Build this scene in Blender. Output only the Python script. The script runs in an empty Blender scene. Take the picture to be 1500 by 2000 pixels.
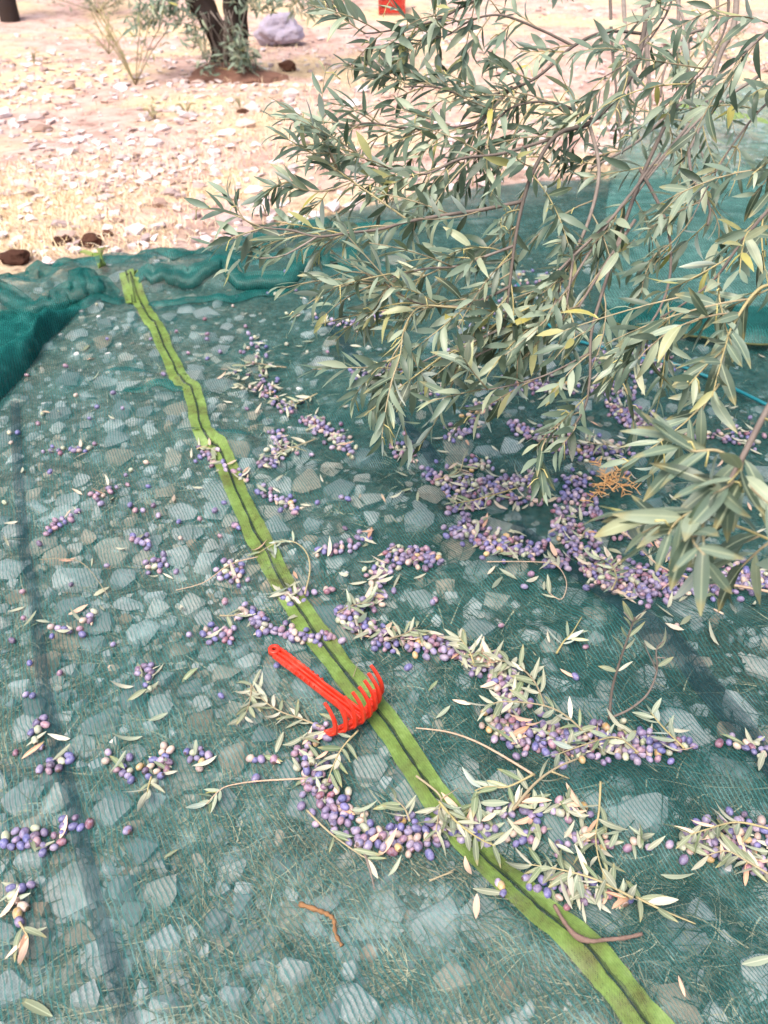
import bpy, bmesh, math, random
import numpy as np
from mathutils import Vector, Matrix, Quaternion, noise as mnoise

# ------------------------------------------------------------------ camera, sky, sun, exposure
SC = bpy.context.scene
COL = SC.collection
R = math.radians
CAM_H, PITCH, FPX = 1.30, R(38.0), 1618.0
cam_data = bpy.data.cameras.new("camera")
cam = bpy.data.objects.new("camera", cam_data)
COL.objects.link(cam)
cam.location = (0, 0, CAM_H)
cam.rotation_euler = (math.pi / 2 - PITCH, 0, 0)
cam_data.sensor_fit = 'VERTICAL'
cam_data.sensor_height = 36.0
cam_data.lens = FPX / 2000.0 * 36.0
cam_data.clip_start, cam_data.clip_end = 0.02, 400.0
cam_data.dof.use_dof = True
cam_data.dof.focus_distance = 1.45
cam_data.dof.aperture_fstop = 5.5
SC.camera = cam

SUN_EL, SUN_AZ = R(62), R(215)          # azimuth clockwise from +Y
world = bpy.data.worlds.new("World")
SC.world = world
world.use_nodes = True
wn = world.node_tree.nodes
wn.clear()
w_out = wn.new("ShaderNodeOutputWorld")
w_bg = wn.new("ShaderNodeBackground")
w_sky = wn.new("ShaderNodeTexSky")
w_sky.sky_type = 'NISHITA'
w_sky.sun_disc = False
w_sky.sun_elevation = SUN_EL
w_sky.sun_rotation = SUN_AZ
w_sky.air_density = 1.0
w_sky.dust_density = 6.0
w_sky.ozone_density = 0.4
w_bg.inputs["Strength"].default_value = 0.13
world.node_tree.links.new(w_sky.outputs[0], w_bg.inputs[0])
world.node_tree.links.new(w_bg.outputs[0], w_out.inputs[0])

sun_data = bpy.data.lights.new("sun", 'SUN')
sun_data.energy = 1.5
sun_data.angle = R(28)
sun_data.color = (1.0, 0.93, 0.86)
sun = bpy.data.objects.new("sun", sun_data)
COL.objects.link(sun)
d_sun = Vector((math.sin(SUN_AZ) * math.cos(SUN_EL), math.cos(SUN_AZ) * math.cos(SUN_EL), math.sin(SUN_EL)))
sun.rotation_euler = (-d_sun).to_track_quat('-Z', 'Y').to_euler()

SC.view_settings.view_transform = 'Standard'
SC.view_settings.look = 'None'
SC.view_settings.gamma = 1.0
SC.view_settings.exposure = 1.18
SC.cycles.transparent_max_bounces = 24
SC.cycles.max_bounces = 8

rng = random.Random(11)
nrng = np.random.default_rng(11)

# ------------------------------------------------------------------ helpers
CF = Vector((0, math.cos(PITCH), -math.sin(PITCH)))
CU = Vector((0, math.sin(PITCH), math.cos(PITCH)))


def U(px, py, depth):
    """photo pixel at a depth along the view axis -> world"""
    return Vector((0, 0, CAM_H)) + (CF + Vector((1, 0, 0)) * ((px - 750) / FPX) + CU * ((1000 - py) / FPX)) * depth


def G(px, py, z=0.03):
    d = CF + Vector((1, 0, 0)) * ((px - 750) / FPX) + CU * ((1000 - py) / FPX)
    t = (z - CAM_H) / d.z
    return Vector((d.x * t, d.y * t, z))


def proj(p):
    v = Vector(p) - Vector((0, 0, CAM_H))
    d = v.dot(CF)
    if d < 0.05:
        return (-9e3, -9e3, d)
    return (750 + v.x / d * FPX, 1000 - v.dot(CU) / d * FPX, d)


def ppm(px, py):
    """pixels per metre on the ground at a photo pixel"""
    g = G(px, py)
    return FPX / (g - Vector((0, 0, CAM_H))).dot(CF)


def hexc(h):
    h = h.lstrip('#')
    f = lambda c: c / 12.92 if c <= 0.04045 else ((c + 0.055) / 1.055) ** 2.4
    return tuple(f(int(h[i:i + 2], 16) / 255) for i in (0, 2, 4)) + (1.0,)


WORLD = {}


def link(o, parent=None, M=None):
    COL.objects.link(o)
    M = M or Matrix()
    if parent is not None:
        o.parent = parent
        o.matrix_parent_inverse = WORLD[parent.name].inverted()
    o.matrix_basis = M
    WORLD[o.name] = M.copy()
    return o


def obj(name, mesh, parent=None, M=None, mat=None, smooth=None):
    o = bpy.data.objects.new(name, mesh)
    if mat is not None:
        mesh.materials.clear()
        mesh.materials.append(mat)
    if smooth:
        mesh.polygons.foreach_set("use_smooth", [True] * len(mesh.polygons))
    return link(o, parent, M)


def empty(name, loc, M=None):
    o = bpy.data.objects.new(name, None)
    o.empty_display_size = 0.05
    return link(o, None, M or Matrix.Translation(loc))


def tag(o, label=None, cat=None, group=None, kind=None):
    for k, v in (("label", label), ("category", cat), ("group", group), ("kind", kind)):
        if v:
            o[k] = v
    return o


def pymesh(name, verts, faces, smooth=False):
    me = bpy.data.meshes.new(name)
    me.from_pydata([tuple(v) for v in verts], [], faces)
    if smooth:
        me.polygons.foreach_set("use_smooth", [True] * len(me.polygons))
    me.update()
    return me


def npmesh(name, V, F, smooth=True, uv=None):
    """V (n,3), F (m,k) constant-size faces"""
    me = bpy.data.meshes.new(name)
    V = np.asarray(V, dtype=np.float32)
    F = np.asarray(F, dtype=np.int32)
    m, k = F.shape
    me.vertices.add(len(V))
    me.vertices.foreach_set("co", V.ravel())
    me.loops.add(m * k)
    me.loops.foreach_set("vertex_index", F.ravel())
    me.polygons.add(m)
    me.polygons.foreach_set("loop_start", np.arange(0, m * k, k, dtype=np.int32))
    me.polygons.foreach_set("loop_total", np.full(m, k, dtype=np.int32))
    me.polygons.foreach_set("use_smooth", np.full(m, bool(smooth)))
    if uv is not None:
        l = me.uv_layers.new(name="UVMap")
        l.data.foreach_set("uv", np.asarray(uv, dtype=np.float32)[F.ravel()].ravel())
    me.update(calc_edges=True)
    return me


def tri_arrays(me):
    me.calc_loop_triangles()
    V = np.empty(len(me.vertices) * 3, dtype=np.float32)
    me.vertices.foreach_get("co", V)
    F = np.empty(len(me.loop_triangles) * 3, dtype=np.int32)
    me.loop_triangles.foreach_get("vertices", F)
    return V.reshape(-1, 3), F.reshape(-1, 3)


def joined(name, templates, places, smooth=True):
    """one mesh out of many placed copies. places: list of (template index, Matrix)"""
    arr = [tri_arrays(t) for t in templates]
    Vs, Fs, n = [], [], 0
    for ti, M in places:
        V, F = arr[ti]
        m = np.array(M, dtype=np.float32)
        Vs.append(V @ m[:3, :3].T + m[:3, 3])
        Fs.append(F + n)
        n += len(V)
    return npmesh(name, np.concatenate(Vs), np.concatenate(Fs), smooth)


def tube(pts, radii, n=6, cap=True):
    pts = [Vector(p) for p in pts]
    verts, faces = [], []
    up = Vector((0.13, 0.21, 1)).normalized()
    prev = None
    for i, p in enumerate(pts):
        t = (pts[min(i + 1, len(pts) - 1)] - pts[max(i - 1, 0)])
        t = t.normalized() if t.length > 1e-9 else Vector((0, 0, 1))
        a = prev if prev is not None else t.cross(up)
        a = a - t * a.dot(t)
        if a.length < 1e-5:
            a = t.cross(Vector((1, 0, 0)))
        a.normalize()
        prev = a
        b = t.cross(a)
        r = radii[i] if isinstance(radii, (list, tuple)) else radii
        for k in range(n):
            an = 2 * math.pi * k / n
            verts.append(p + (a * math.cos(an) + b * math.sin(an)) * r)
    for i in range(len(pts) - 1):
        for k in range(n):
            k2 = (k + 1) % n
            faces.append((i * n + k, i * n + k2, (i + 1) * n + k2, (i + 1) * n + k))
    if cap:
        faces.append(tuple(reversed(range(n))))
        faces.append(tuple((len(pts) - 1) * n + k for k in range(n)))
    return verts, faces


def smooth_path(pts, per=5):
    """Catmull-Rom through points"""
    P = [Vector(p) for p in pts]
    if len(P) < 3:
        a, b = P[0], P[-1]
        return [a.lerp(b, i / per) for i in range(per + 1)]
    out = []
    for i in range(len(P) - 1):
        p0, p1, p2, p3 = P[max(i - 1, 0)], P[i], P[i + 1], P[min(i + 2, len(P) - 1)]
        for k in range(per):
            t = k / per
            out.append(0.5 * ((2 * p1) + (p2 - p0) * t + (2 * p0 - 5 * p1 + 4 * p2 - p3) * t * t + (3 * p1 - p0 - 3 * p2 + p3) * t ** 3))
    out.append(P[-1])
    return out


def taper(n, a, b):
    return [a + (b - a) * i / max(1, n - 1) for i in range(n)]


def frame(x, n, loc, s=1.0, sy=None, sz=None):
    """matrix with local X along x, local Z towards n"""
    x = x.normalized()
    n = n - x * n.dot(x)
    if n.length < 1e-5:
        n = x.orthogonal()
    n.normalize()
    y = n.cross(x)
    sy = s if sy is None else sy
    sz = s if sz is None else sz
    return Matrix(((x.x * s, y.x * sy, n.x * sz, loc[0]), (x.y * s, y.y * sy, n.y * sz, loc[1]), (x.z * s, y.z * sy, n.z * sz, loc[2]), (0, 0, 0, 1)))


# ------------------------------------------------------------------ materials
class NT:
    def __init__(self, name):
        self.m = bpy.data.materials.new(name)
        self.m.use_nodes = True
        self.t = self.m.node_tree
        self.t.nodes.clear()
        self.out = self.t.nodes.new("ShaderNodeOutputMaterial")

    def n(self, typ, **kw):
        x = self.t.nodes.new(typ)
        for k, v in kw.items():
            if k[0] == "i" and k[1:].isdigit():
                x.inputs[int(k[1:])].default_value = v
            else:
                setattr(x, k, v)
        return x

    def l(self, a, b):
        self.t.links.new(a, b)

    def noise(self, vec, scale, detail=4, rough=0.55, dist=0.0):
        x = self.n("ShaderNodeTexNoise")
        x.inputs["Scale"].default_value = scale
        x.inputs["Detail"].default_value = detail
        x.inputs["Roughness"].default_value = rough
        x.inputs["Distortion"].default_value = dist
        if vec is not None:
            self.l(vec, x.inputs["Vector"])
        return x.outputs["Fac"]

    def ramp(self, fac, stops, interp='LINEAR'):
        x = self.n("ShaderNodeValToRGB")
        cr = x.color_ramp
        cr.interpolation = interp
        while len(cr.elements) < len(stops):
            cr.elements.new(0.5)
        for e, (p, c) in zip(cr.elements, stops):
            e.position = p
            e.color = hexc(c) if isinstance(c, str) else (c, c, c, 1) if isinstance(c, (int, float)) else c
        if fac is not None:
            self.l(fac, x.inputs[0])
        return x.outputs[0]

    def mix(self, fac, a, b, mode='MIX'):
        x = self.n("ShaderNodeMix", data_type='RGBA', blend_type=mode)
        for s, v in ((0, fac), (6, a), (7, b)):
            if hasattr(v, "is_linked"):
                self.l(v, x.inputs[s])
            elif isinstance(v, str):
                x.inputs[s].default_value = hexc(v)
            else:
                x.inputs[s].default_value = v
        return x.outputs[2]

    def math(self, op, a, b=None, c=None, clamp=False):
        x = self.n("ShaderNodeMath", operation=op, use_clamp=clamp)
        for s, v in enumerate((a, b, c)):
            if v is None:
                continue
            if hasattr(v, "is_linked"):
                self.l(v, x.inputs[s])
            else:
                x.inputs[s].default_value = v
        return x.outputs[0]

    def coord(self, which="Object"):
        return self.n("ShaderNodeTexCoord").outputs[which]

    def bump(self, h, strength=0.4, dist=0.01):
        x = self.n("ShaderNodeBump")
        x.inputs["Strength"].default_value = strength
        x.inputs["Distance"].default_value = dist
        self.l(h, x.inputs["Height"])
        return x.outputs[0]

    def principled(self, color, rough=0.8, spec=0.3, normal=None, **kw):
        b = self.n("ShaderNodeBsdfPrincipled")
        if hasattr(color, "is_linked"):
            self.l(color, b.inputs["Base Color"])
        else:
            b.inputs["Base Color"].default_value = hexc(color) if isinstance(color, str) else color
        if hasattr(rough, "is_linked"):
            self.l(rough, b.inputs["Roughness"])
        else:
            b.inputs["Roughness"].default_value = rough
        b.inputs["Specular IOR Level"].default_value = spec
        if normal is not None:
            self.l(normal, b.inputs["Normal"])
        for k, v in kw.items():
            b.inputs[k.replace("_", " ")].default_value = v
        return b.outputs[0]

    def done(self, shader):
        self.l(shader, self.out.inputs[0])
        return self.m


def rnd_island(t):
    return t.n("ShaderNodeNewGeometry").outputs["Random Per Island"]


def rnd_object(t):
    return t.n("ShaderNodeObjectInfo").outputs["Random"]


def mat_ground():
    t = NT("ground_soil")
    co = t.coord()
    big = t.noise(co, 0.9, 5, 0.6)
    mid = t.noise(co, 5.0, 6, 0.65)
    fine = t.noise(co, 60.0, 5, 0.7)
    pink = t.ramp(mid, [(0.25, '#9a7a70'), (0.5, '#cdaca0'), (0.75, '#e4ccc2')])
    straw = t.ramp(fine, [(0.3, '#ccae8a'), (0.7, '#ecd6b2')])
    far = t.mix(t.ramp(big, [(0.46, 0.0), (0.58, 0.95)]), pink, straw)
    weed = t.ramp(fine, [(0.3, '#2c261e'), (0.5, '#544a3c'), (0.72, '#857a64')])
    sep = t.n("ShaderNodeSeparateXYZ")
    t.l(co, sep.inputs[0])
    stony = t.ramp(fine, [(0.3, '#4c463d'), (0.5, '#7f776b'), (0.72, '#aaa398')])
    sd = t.math('ADD', t.math('MULTIPLY_ADD', sep.outputs[1], 0.44, sep.outputs[0]), t.math('MULTIPLY', t.math('SUBTRACT', mid, 0.5), 0.9))
    weed = t.mix(t.ramp(t.math('MULTIPLY_ADD', sd, 1.5, -0.5, clamp=True), [(0.2, 0.0), (0.75, 1.0)]), stony, weed)
    # weeds and dark soil grow under the olive tree; the pebbly dry terrace begins beyond it
    lim = t.math('MULTIPLY_ADD', sep.outputs[0], 0.55, 4.0)
    dy = t.math('SUBTRACT', sep.outputs[1], lim)
    edge = t.math('ADD', dy, t.math('MULTIPLY', t.math('SUBTRACT', mid, 0.5), 1.2))
    near = t.ramp(t.math('MULTIPLY_ADD', edge, 0.8, 0.5, clamp=True), [(0.2, 0.0), (0.8, 1.0)])
    col = t.mix(near, weed, far)
    dark = t.ramp(t.noise(co, 14.0, 5, 0.7), [(0.28, '#6b5347'), (0.46, '#ffffff')])
    col = t.mix(0.75, col, dark, 'MULTIPLY')
    bn = t.bump(t.math('ADD', fine, mid), 0.8, 0.03)
    return t.done(t.principled(col, 0.95, 0.1, bn))


def mat_stone(name, stops, rnd):
    t = NT(name)
    co = t.coord()
    base = t.ramp(rnd(t), stops)
    v = t.noise(co, 30.0, 6, 0.7)
    w = t.noise(co, 7.0, 4, 0.6, 0.6)
    col = t.mix(t.ramp(w, [(0.35, 0.0), (0.75, 0.45)]), base, '#8f7f72')
    col = t.mix(t.ramp(v, [(0.3, 0.3), (0.6, 0.0)]), col, '#57504a')
    return t.done(t.principled(col, 0.9, 0.25, t.bump(v, 0.5, 0.006)))


def mat_net(name, base_a, line_a, freq, cols, patch=0.25, transl=0.35):
    t = NT(name)
    uvn = t.n("ShaderNodeUVMap")
    uvn.uv_map = "UVMap"
    uv = uvn.outputs[0]
    sep = t.n("ShaderNodeSeparateXYZ")
    t.l(uv, sep.inputs[0])
    co = t.coord()
    wob = t.noise(co, 9.0, 3, 0.6)
    wob2 = t.noise(co, 45.0, 2, 0.5)
    u = t.math('ADD', t.math('MULTIPLY_ADD', wob, 0.02, sep.outputs[0]), t.math('MULTIPLY', wob2, 0.0045))
    ph = t.math('SINE', t.math('MULTIPLY', u, freq * 2 * math.pi))
    line = t.ramp(t.math('MULTIPLY_ADD', ph, 0.5, 0.5), [(0.70, 0.0), (0.90, 1.0)])
    # the small holes of the knit, between the lines
    sx = t.math('SINE', t.math('MULTIPLY', u, freq * 4 * math.pi))
    sy = t.math('SINE', t.math('MULTIPLY', t.math('ADD', sep.outputs[1], t.math('MULTIPLY', wob2, 0.006)), 420 * 2 * math.pi / 2))
    hole = t.math('MULTIPLY', sx, sy)
    pt = t.noise(co, 3.2, 5, 0.6)
    a = t.math('MULTIPLY_ADD', t.math('SUBTRACT', pt, 0.5), patch, base_a)
    a = t.math('MULTIPLY_ADD', hole, 0.10, a)
    a = t.math('MULTIPLY_ADD', t.math('SUBTRACT', t.noise(co, 130.0, 3, 0.6), 0.5), 0.5, a)
    a = t.math('MULTIPLY_ADD', line, line_a, a, clamp=True)
    dust = t.noise(co, 17.0, 5, 0.65)
    col = t.ramp(dust, [(0.3, cols[0]), (0.55, cols[1]), (0.8, cols[2])])
    dif = t.n("ShaderNodeBsdfDiffuse")
    trl = t.n("ShaderNodeBsdfTranslucent")
    t.l(col, dif.inputs[0])
    t.l(col, trl.inputs[0])
    fib = t.n("ShaderNodeMixShader")
    fib.inputs[0].default_value = transl
    t.l(dif.outputs[0], fib.inputs[1])
    t.l(trl.outputs[0], fib.inputs[2])
    gl = t.n("ShaderNodeBsdfGlossy")
    gl.inputs["Roughness"].default_value = 0.45
    gl.inputs[0].default_value = (0.9, 1, 1, 1)
    fg = t.n("ShaderNodeMixShader")
    fg.inputs[0].default_value = 0.02
    t.l(fib.outputs[0], fg.inputs[1])
    t.l(gl.outputs[0], fg.inputs[2])
    tr = t.n("ShaderNodeBsdfTransparent")
    mx = t.n("ShaderNodeMixShader")
    t.l(a, mx.inputs[0])
    t.l(tr.outputs[0], mx.inputs[1])
    t.l(fg.outputs[0], mx.inputs[2])
    return t.done(mx.outputs[0])


def mat_leaf(name, top, under, rnd, spec=0.45, transl=0.18):
    """two-sided olive leaf: green upper face, silvery felted lower face"""
    t = NT(name)
    g = t.n("ShaderNodeNewGeometry")
    r = rnd(t)
    co = t.coord()
    nz = t.noise(co, 40.0 if rnd is rnd_island else 3.5, 4, 0.65)
    a = t.ramp(r, top)
    b = t.ramp(r, under)
    a = t.mix(t.ramp(nz, [(0.4, 0.0), (0.8, 0.35)]), a, '#74836c')
    if rnd is rnd_object:
        sp = t.n("ShaderNodeSeparateXYZ")
        t.l(co, sp.inputs[0])
        rib = t.ramp(t.math('ABSOLUTE', sp.outputs[1]), [(0.004, 0.55), (0.016, 0.0)])
        a = t.mix(rib, a, '#b4bd9c')
        b = t.mix(rib, b, '#d0d0b4')
        tip = t.ramp(t.math('MULTIPLY_ADD', nz, 0.25, sp.outputs[0]), [(0.88, 0.0), (1.0, 0.5)])
        a = t.mix(tip, a, '#9a8a58')
    col = t.mix(g.outputs["Backfacing"], a, b)
    p = t.principled(col, 0.42, spec)
    trl = t.n("ShaderNodeBsdfTranslucent")
    t.l(t.mix(0.5, col, '#8fa35a'), trl.inputs[0])
    mx = t.n("ShaderNodeMixShader")
    mx.inputs[0].default_value = transl
    t.l(p, mx.inputs[1])
    t.l(trl.outputs[0], mx.inputs[2])
    return t.done(mx.outputs[0])


def mat_plain(name, stops, rnd=rnd_island, rough=0.8, spec=0.2, scale=40.0, dirt=0.3, bump=0.3):
    t = NT(name)
    co = t.coord()
    col = t.ramp(rnd(t), stops)
    v = t.noise(co, scale, 5, 0.65)
    col = t.mix(t.ramp(v, [(0.3, dirt), (0.62, 0.0)]), col, '#3a2f28')
    return t.done(t.principled(col, rough, spec, t.bump(v, bump, 0.004)))


def mat_olive(name, base, second, rnd):
    t = NT(name)
    co = t.coord()
    r = rnd(t)
    off = t.n("ShaderNodeVectorMath", operation='ADD')
    t.l(co, off.inputs[0])
    cmb = t.n("ShaderNodeCombineXYZ")
    for k in range(3):
        t.l(t.math('MULTIPLY', r, 7.3 + k), cmb.inputs[k])
    t.l(cmb.outputs[0], off.inputs[1])
    m = t.noise(off.outputs[0], 70.0, 4, 0.55)
    bl = t.noise(off.outputs[0], 190.0, 4, 0.7)
    if isinstance(base, list):
        a = t.ramp(r, base, 'CONSTANT')
        b = t.ramp(r, second, 'CONSTANT')
    else:
        a, b = t.mix(0.0, base, base), t.mix(0.0, second, second)
    col = t.mix(t.ramp(m, [(0.42, 0.0), (0.62, 0.95)]), a, b)
    v = t.math('MULTIPLY_ADD', t.math('FRACT', t.math('MULTIPLY', r, 37.7)), 0.5, 0.75)
    hs = t.n("ShaderNodeHueSaturation")
    t.l(v, hs.inputs["Value"])
    t.l(col, hs.inputs["Color"])
    # waxy bloom rubbed off in places
    col = t.mix(t.ramp(bl, [(0.32, 0.0), (0.7, 0.42)]), hs.outputs[0], '#b3afca')
    br = t.noise(off.outputs[0], 120.0, 5, 0.7, 0.4)
    col = t.mix(t.ramp(br, [(0.60, 0.0), (0.70, 0.55)]), col, '#3c2428')
    if rnd is rnd_object:
        sp = t.n("ShaderNodeSeparateXYZ")
        t.l(co, sp.inputs[0])
        col = t.mix(t.ramp(t.math('MULTIPLY', sp.outputs[0], 100.0), [(0.74, 0.0), (0.79, 0.85)]), col, '#4a3826')
    return t.done(t.principled(col, t.ramp(bl, [(0.3, 0.3), (0.7, 0.65)]), 0.45, None))


M_GROUND = mat_ground()
ST_PALE = [(0.0, '#868b8e'), (0.3, '#b2b6b8'), (0.62, '#d6d8d8'), (0.8, '#c6bbae'), (0.93, '#bca692'), (1.0, '#9a7e68')]
ST_PINK = [(0.0, '#a99290'), (0.3, '#d2c2c2'), (0.6, '#ece2e6'), (0.88, '#cdb0a4'), (1.0, '#94786c')]
M_STONE = mat_stone("limestone", ST_PALE, rnd_object)
M_STONE_J = mat_stone("limestone_chips", ST_PALE, rnd_island)
M_PEBBLE = mat_stone("pink_pebbles", ST_PINK, rnd_island)
M_ROCK = mat_stone("pink_stone", ST_PINK, rnd_object)
M_CLOD = mat_plain("red_brown_soil", [(0.0, '#4a322a'), (1.0, '#6b4a3c')], rnd_object, 0.95, 0.05, 25, 0.5, 0.8)
NETC = ('#1f5e5c', '#387472', '#86adad')
M_NET = mat_net("net_knit", 0.355, 0.42, 111.0, NETC, 0.40)
M_NET2 = mat_net("net_knit_far", 0.46, 0.15, 90.0, ('#468078', '#6a9d95', '#a6c8c2'), 0.8)
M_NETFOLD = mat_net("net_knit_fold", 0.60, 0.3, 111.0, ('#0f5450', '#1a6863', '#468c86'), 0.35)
M_BAND = mat_net("selvedge_knit", 0.74, 0.1, 160.0, ('#6b6f3e', '#86a452', '#abc67a'), 0.45)
M_SEAM = mat_net("seam_knit", 0.5, 0.2, 300.0, ('#1c2a24', '#33402f', '#5c5a48'), 0.6)
M_STRIP = mat_net("strip_knit", 0.42, 0.1, 300.0, ('#1d3a44', '#2b4a52', '#4a6a70'), 0.4)
M_HEM = mat_plain("hem_cord", [(0.0, '#4c5436'), (1.0, '#5a5f3c')], rnd_object, 0.8, 0.2, 60, 0.4)
M_ROPE = mat_plain("teal_cord", [(0.0, '#0f6f78'), (1.0, '#137a84')], rnd_object, 0.5, 0.4, 200, 0.25)
M_RED = None
M_BARK = mat_plain("young_bark", [(0.0, '#625a54'), (0.5, '#7c716a'), (1.0, '#928880')], rnd_object, 0.85, 0.15, 60, 0.35)
M_TWIG = mat_plain("green_twig", [(0.0, '#8c7f68'), (0.5, '#a3977a'), (1.0, '#a59a6a')], rnd_object, 0.75, 0.2, 80, 0.2)
M_TWIG_J = mat_plain("loose_twig", [(0.0, '#8a7460'), (0.5, '#b49a86'), (1.0, '#c9b79a')], rnd_island, 0.8, 0.15, 80, 0.25)
M_OLDBARK = mat_plain("old_bark", [(0.0, '#2e2828'), (1.0, '#3f3735')], rnd_object, 0.95, 0.1, 12, 0.7, 1.0)
TOP = [(0.0, '#26342a'), (0.22, '#415446'), (0.5, '#647768'), (0.78, '#8b9a86'), (0.96, '#a2ab90'), (1.0, '#a39b4a')]
UND = [(0.0, '#8a998e'), (0.4, '#a5b2a8'), (0.8, '#bac4b8'), (1.0, '#b9b57e')]
M_LEAF = mat_leaf("olive_leaf", TOP, UND, rnd_object)
M_LEAF_J = mat_leaf("olive_foliage", TOP, UND, rnd_island)
M_PALE = mat_leaf("pale_leaf", [(0.0, '#6c765e'), (1.0, '#888e74')], [(0.0, '#808672'), (0.5, '#9ea08c'), (1.0, '#bcb8a6')], rnd_object, 0.3, 0.08)
M_SAGE = mat_leaf("sage_leaf", [(0.0, '#5f6f52'), (1.0, '#7d8a68')], [(0.0, '#7e8b78'), (1.0, '#98a28c')], rnd_object, 0.35, 0.08)
M_TAN = mat_leaf("tan_leaf", [(0.0, '#b5826a'), (1.0, '#cf9f84')], [(0.0, '#cfa890'), (1.0, '#dfc0a8')], rnd_object, 0.3, 0.08)
M_LITTER = mat_leaf("leaf_litter", [(0.0, '#5f6c54'), (0.45, '#878b74'), (0.75, '#a6a48e'), (1.0, '#b0826c')],
                    [(0.0, '#748070'), (0.3, '#9c9e8a'), (0.75, '#bab6a4'), (1.0, '#b8927e')], rnd_island, 0.3, 0.08)
M_STRAW = mat_plain("dry_grass", [(0.0, '#4e5444'), (0.3, '#7a7864'), (0.7, '#a39a80'), (1.0, '#d3c8aa')], rnd_island, 0.8, 0.15, 30, 0.15)
M_STRAW_FAR = mat_plain("straw", [(0.0, '#c4ac88'), (0.5, '#dfcaa8'), (1.0, '#eee0c6')], rnd_island, 0.85, 0.1, 20, 0.1)
OLV = {
    'blue-violet': ('#3a4078', '#5f5688'), 'violet': ('#4c4468', '#77627e'), 'lavender': ('#6c6688', '#a08c98'),
    'mauve': ('#6f4d64', '#a07a78'), 'dark purple': ('#33213a', '#5a3448'), 'maroon': ('#5e2833', '#8a4a4a'),
    'pale green': ('#8f9a72', '#b3ae8c'), 'cream': ('#a8907f', '#bfa987'), 'yellow': ('#a8862c', '#b79a5a')}
OLV_W = {'blue-violet': .2, 'violet': .17, 'lavender': .2, 'mauve': .15, 'dark purple': .05, 'maroon': .04, 'pale green': .09, 'cream': .08, 'yellow': .02}
M_OLIVE = {k: mat_olive("olive_skin_" + k.replace(' ', '_').replace('-', '_'), a, b, rnd_object) for k, (a, b) in OLV.items()}
_acc, _s1, _s2 = 0.0, [], []
for k in OLV:
    _s1.append((_acc, OLV[k][0]))
    _s2.append((_acc, OLV[k][1]))
    _acc += OLV_W[k]
M_OLIVE_J = mat_olive("olive_skin_mixed", _s1, _s2, rnd_island)


def mat_red(name="red_plastic", c='#c62c17', d='#d8452b'):
    t = NT(name)
    co = t.coord()
    v = t.noise(co, 60.0, 4, 0.6)
    sc = t.noise(co, 300.0, 3, 0.6)
    col = t.mix(t.ramp(v, [(0.4, 0.0), (0.75, 0.6)]), c, d)
    dust = t.noise(co, 22.0, 6, 0.75)
    col = t.mix(t.ramp(dust, [(0.52, 0.0), (0.75, 0.32)]), col, '#a08a78')
    return t.done(t.principled(col, t.ramp(sc, [(0.3, 0.3), (0.7, 0.55)]), 0.5, t.bump(sc, 0.08, 0.001), Subsurface_Weight=0.0))


M_RED = mat_red()

# ------------------------------------------------------------------ net lines (photo pixels laid on the ground)
RIB = [(245, 522), (262, 565), (300, 630), (330, 690), (355, 735), (378, 775), (396, 850), (418, 890), (450, 945), (480, 1005), (512, 1065),
       (548, 1130), (588, 1200), (632, 1265), (690, 1335), (745, 1405), (800, 1480), (850, 1555), (905, 1630), (970, 1700), (1050, 1775), (1130, 1840), (1200, 1920), (1262, 2000)]
LSE = [(30, 790), (36, 920), (45, 1050), (70, 1200), (98, 1400), (125, 1510), (165, 1680), (205, 1830), (235, 1960)]
RSE = [(640, 630), (700, 710), (770, 800), (850, 905), (1000, 1030), (1290, 1240), (1370, 1330), (1450, 1430)]


def world_line(pts, near=0.0, far=4.9):
    g = sorted([(p.y, p.x) for p in (G(*q) for q in pts)])
    ys, xs = [a for a, _ in g], [b for _, b in g]
    s0 = (xs[2] - xs[0]) / (ys[2] - ys[0])
    s1 = (xs[-1] - xs[-3]) / (ys[-1] - ys[-3])
    ys = [near - 0.5] + ys + [far + 4]
    xs = [xs[0] + s0 * (near - 0.5 - g[0][0])] + xs + [xs[-1] + s1 * (far + 4 - g[-1][0])]
    return np.array(ys), np.array(xs)


RIBW, LSEW, RSEW = world_line(RIB), world_line(LSE), world_line(RSE)
at_y = lambda line, y: np.interp(y, line[0], line[1])

# far edge of the near net, photo pixels
EDGE = [(-700, 600), (-250, 560), (0, 538), (60, 527), (120, 508), (170, 502), (230, 500), (300, 494), (385, 487), (430, 470), (470, 448), (520, 428), (600, 408),
        (690, 388), (770, 372), (900, 350), (1050, 335), (1200, 330), (1500, 330), (2300, 330)]
EW = sorted([(p.x, p.y) for p in (G(*q, z=0.05) for q in EDGE)])
EX, EY = np.array([a for a, _ in EW]), np.array([b for _, b in EW])
edge_y = lambda x: np.interp(x, EX, EY)


def vnoise(X, Y, scale, seed, octaves=3):
    """cheap smooth value noise on arrays"""
    out = np.zeros_like(X, dtype=float)
    amp, tot = 1.0, 0.0
    for o in range(octaves):
        g = np.random.default_rng(seed * 17 + o).random((64, 64))
        fx, fy = X * scale + 1000.3, Y * scale + 1000.7
        ix, iy = np.floor(fx).astype(int), np.floor(fy).astype(int)
        tx, ty = fx - ix, fy - iy
        tx, ty = tx * tx * (3 - 2 * tx), ty * ty * (3 - 2 * ty)
        a, b = g[ix % 64, iy % 64], g[(ix + 1) % 64, iy % 64]
        c, d = g[ix % 64, (iy + 1) % 64], g[(ix + 1) % 64, (iy + 1) % 64]
        out += amp * ((a * (1 - tx) + b * tx) * (1 - ty) + (c * (1 - tx) + d * tx) * ty)
        tot += amp
        amp *= 0.5
        scale *= 2.03
    return out / tot - 0.5


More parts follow.
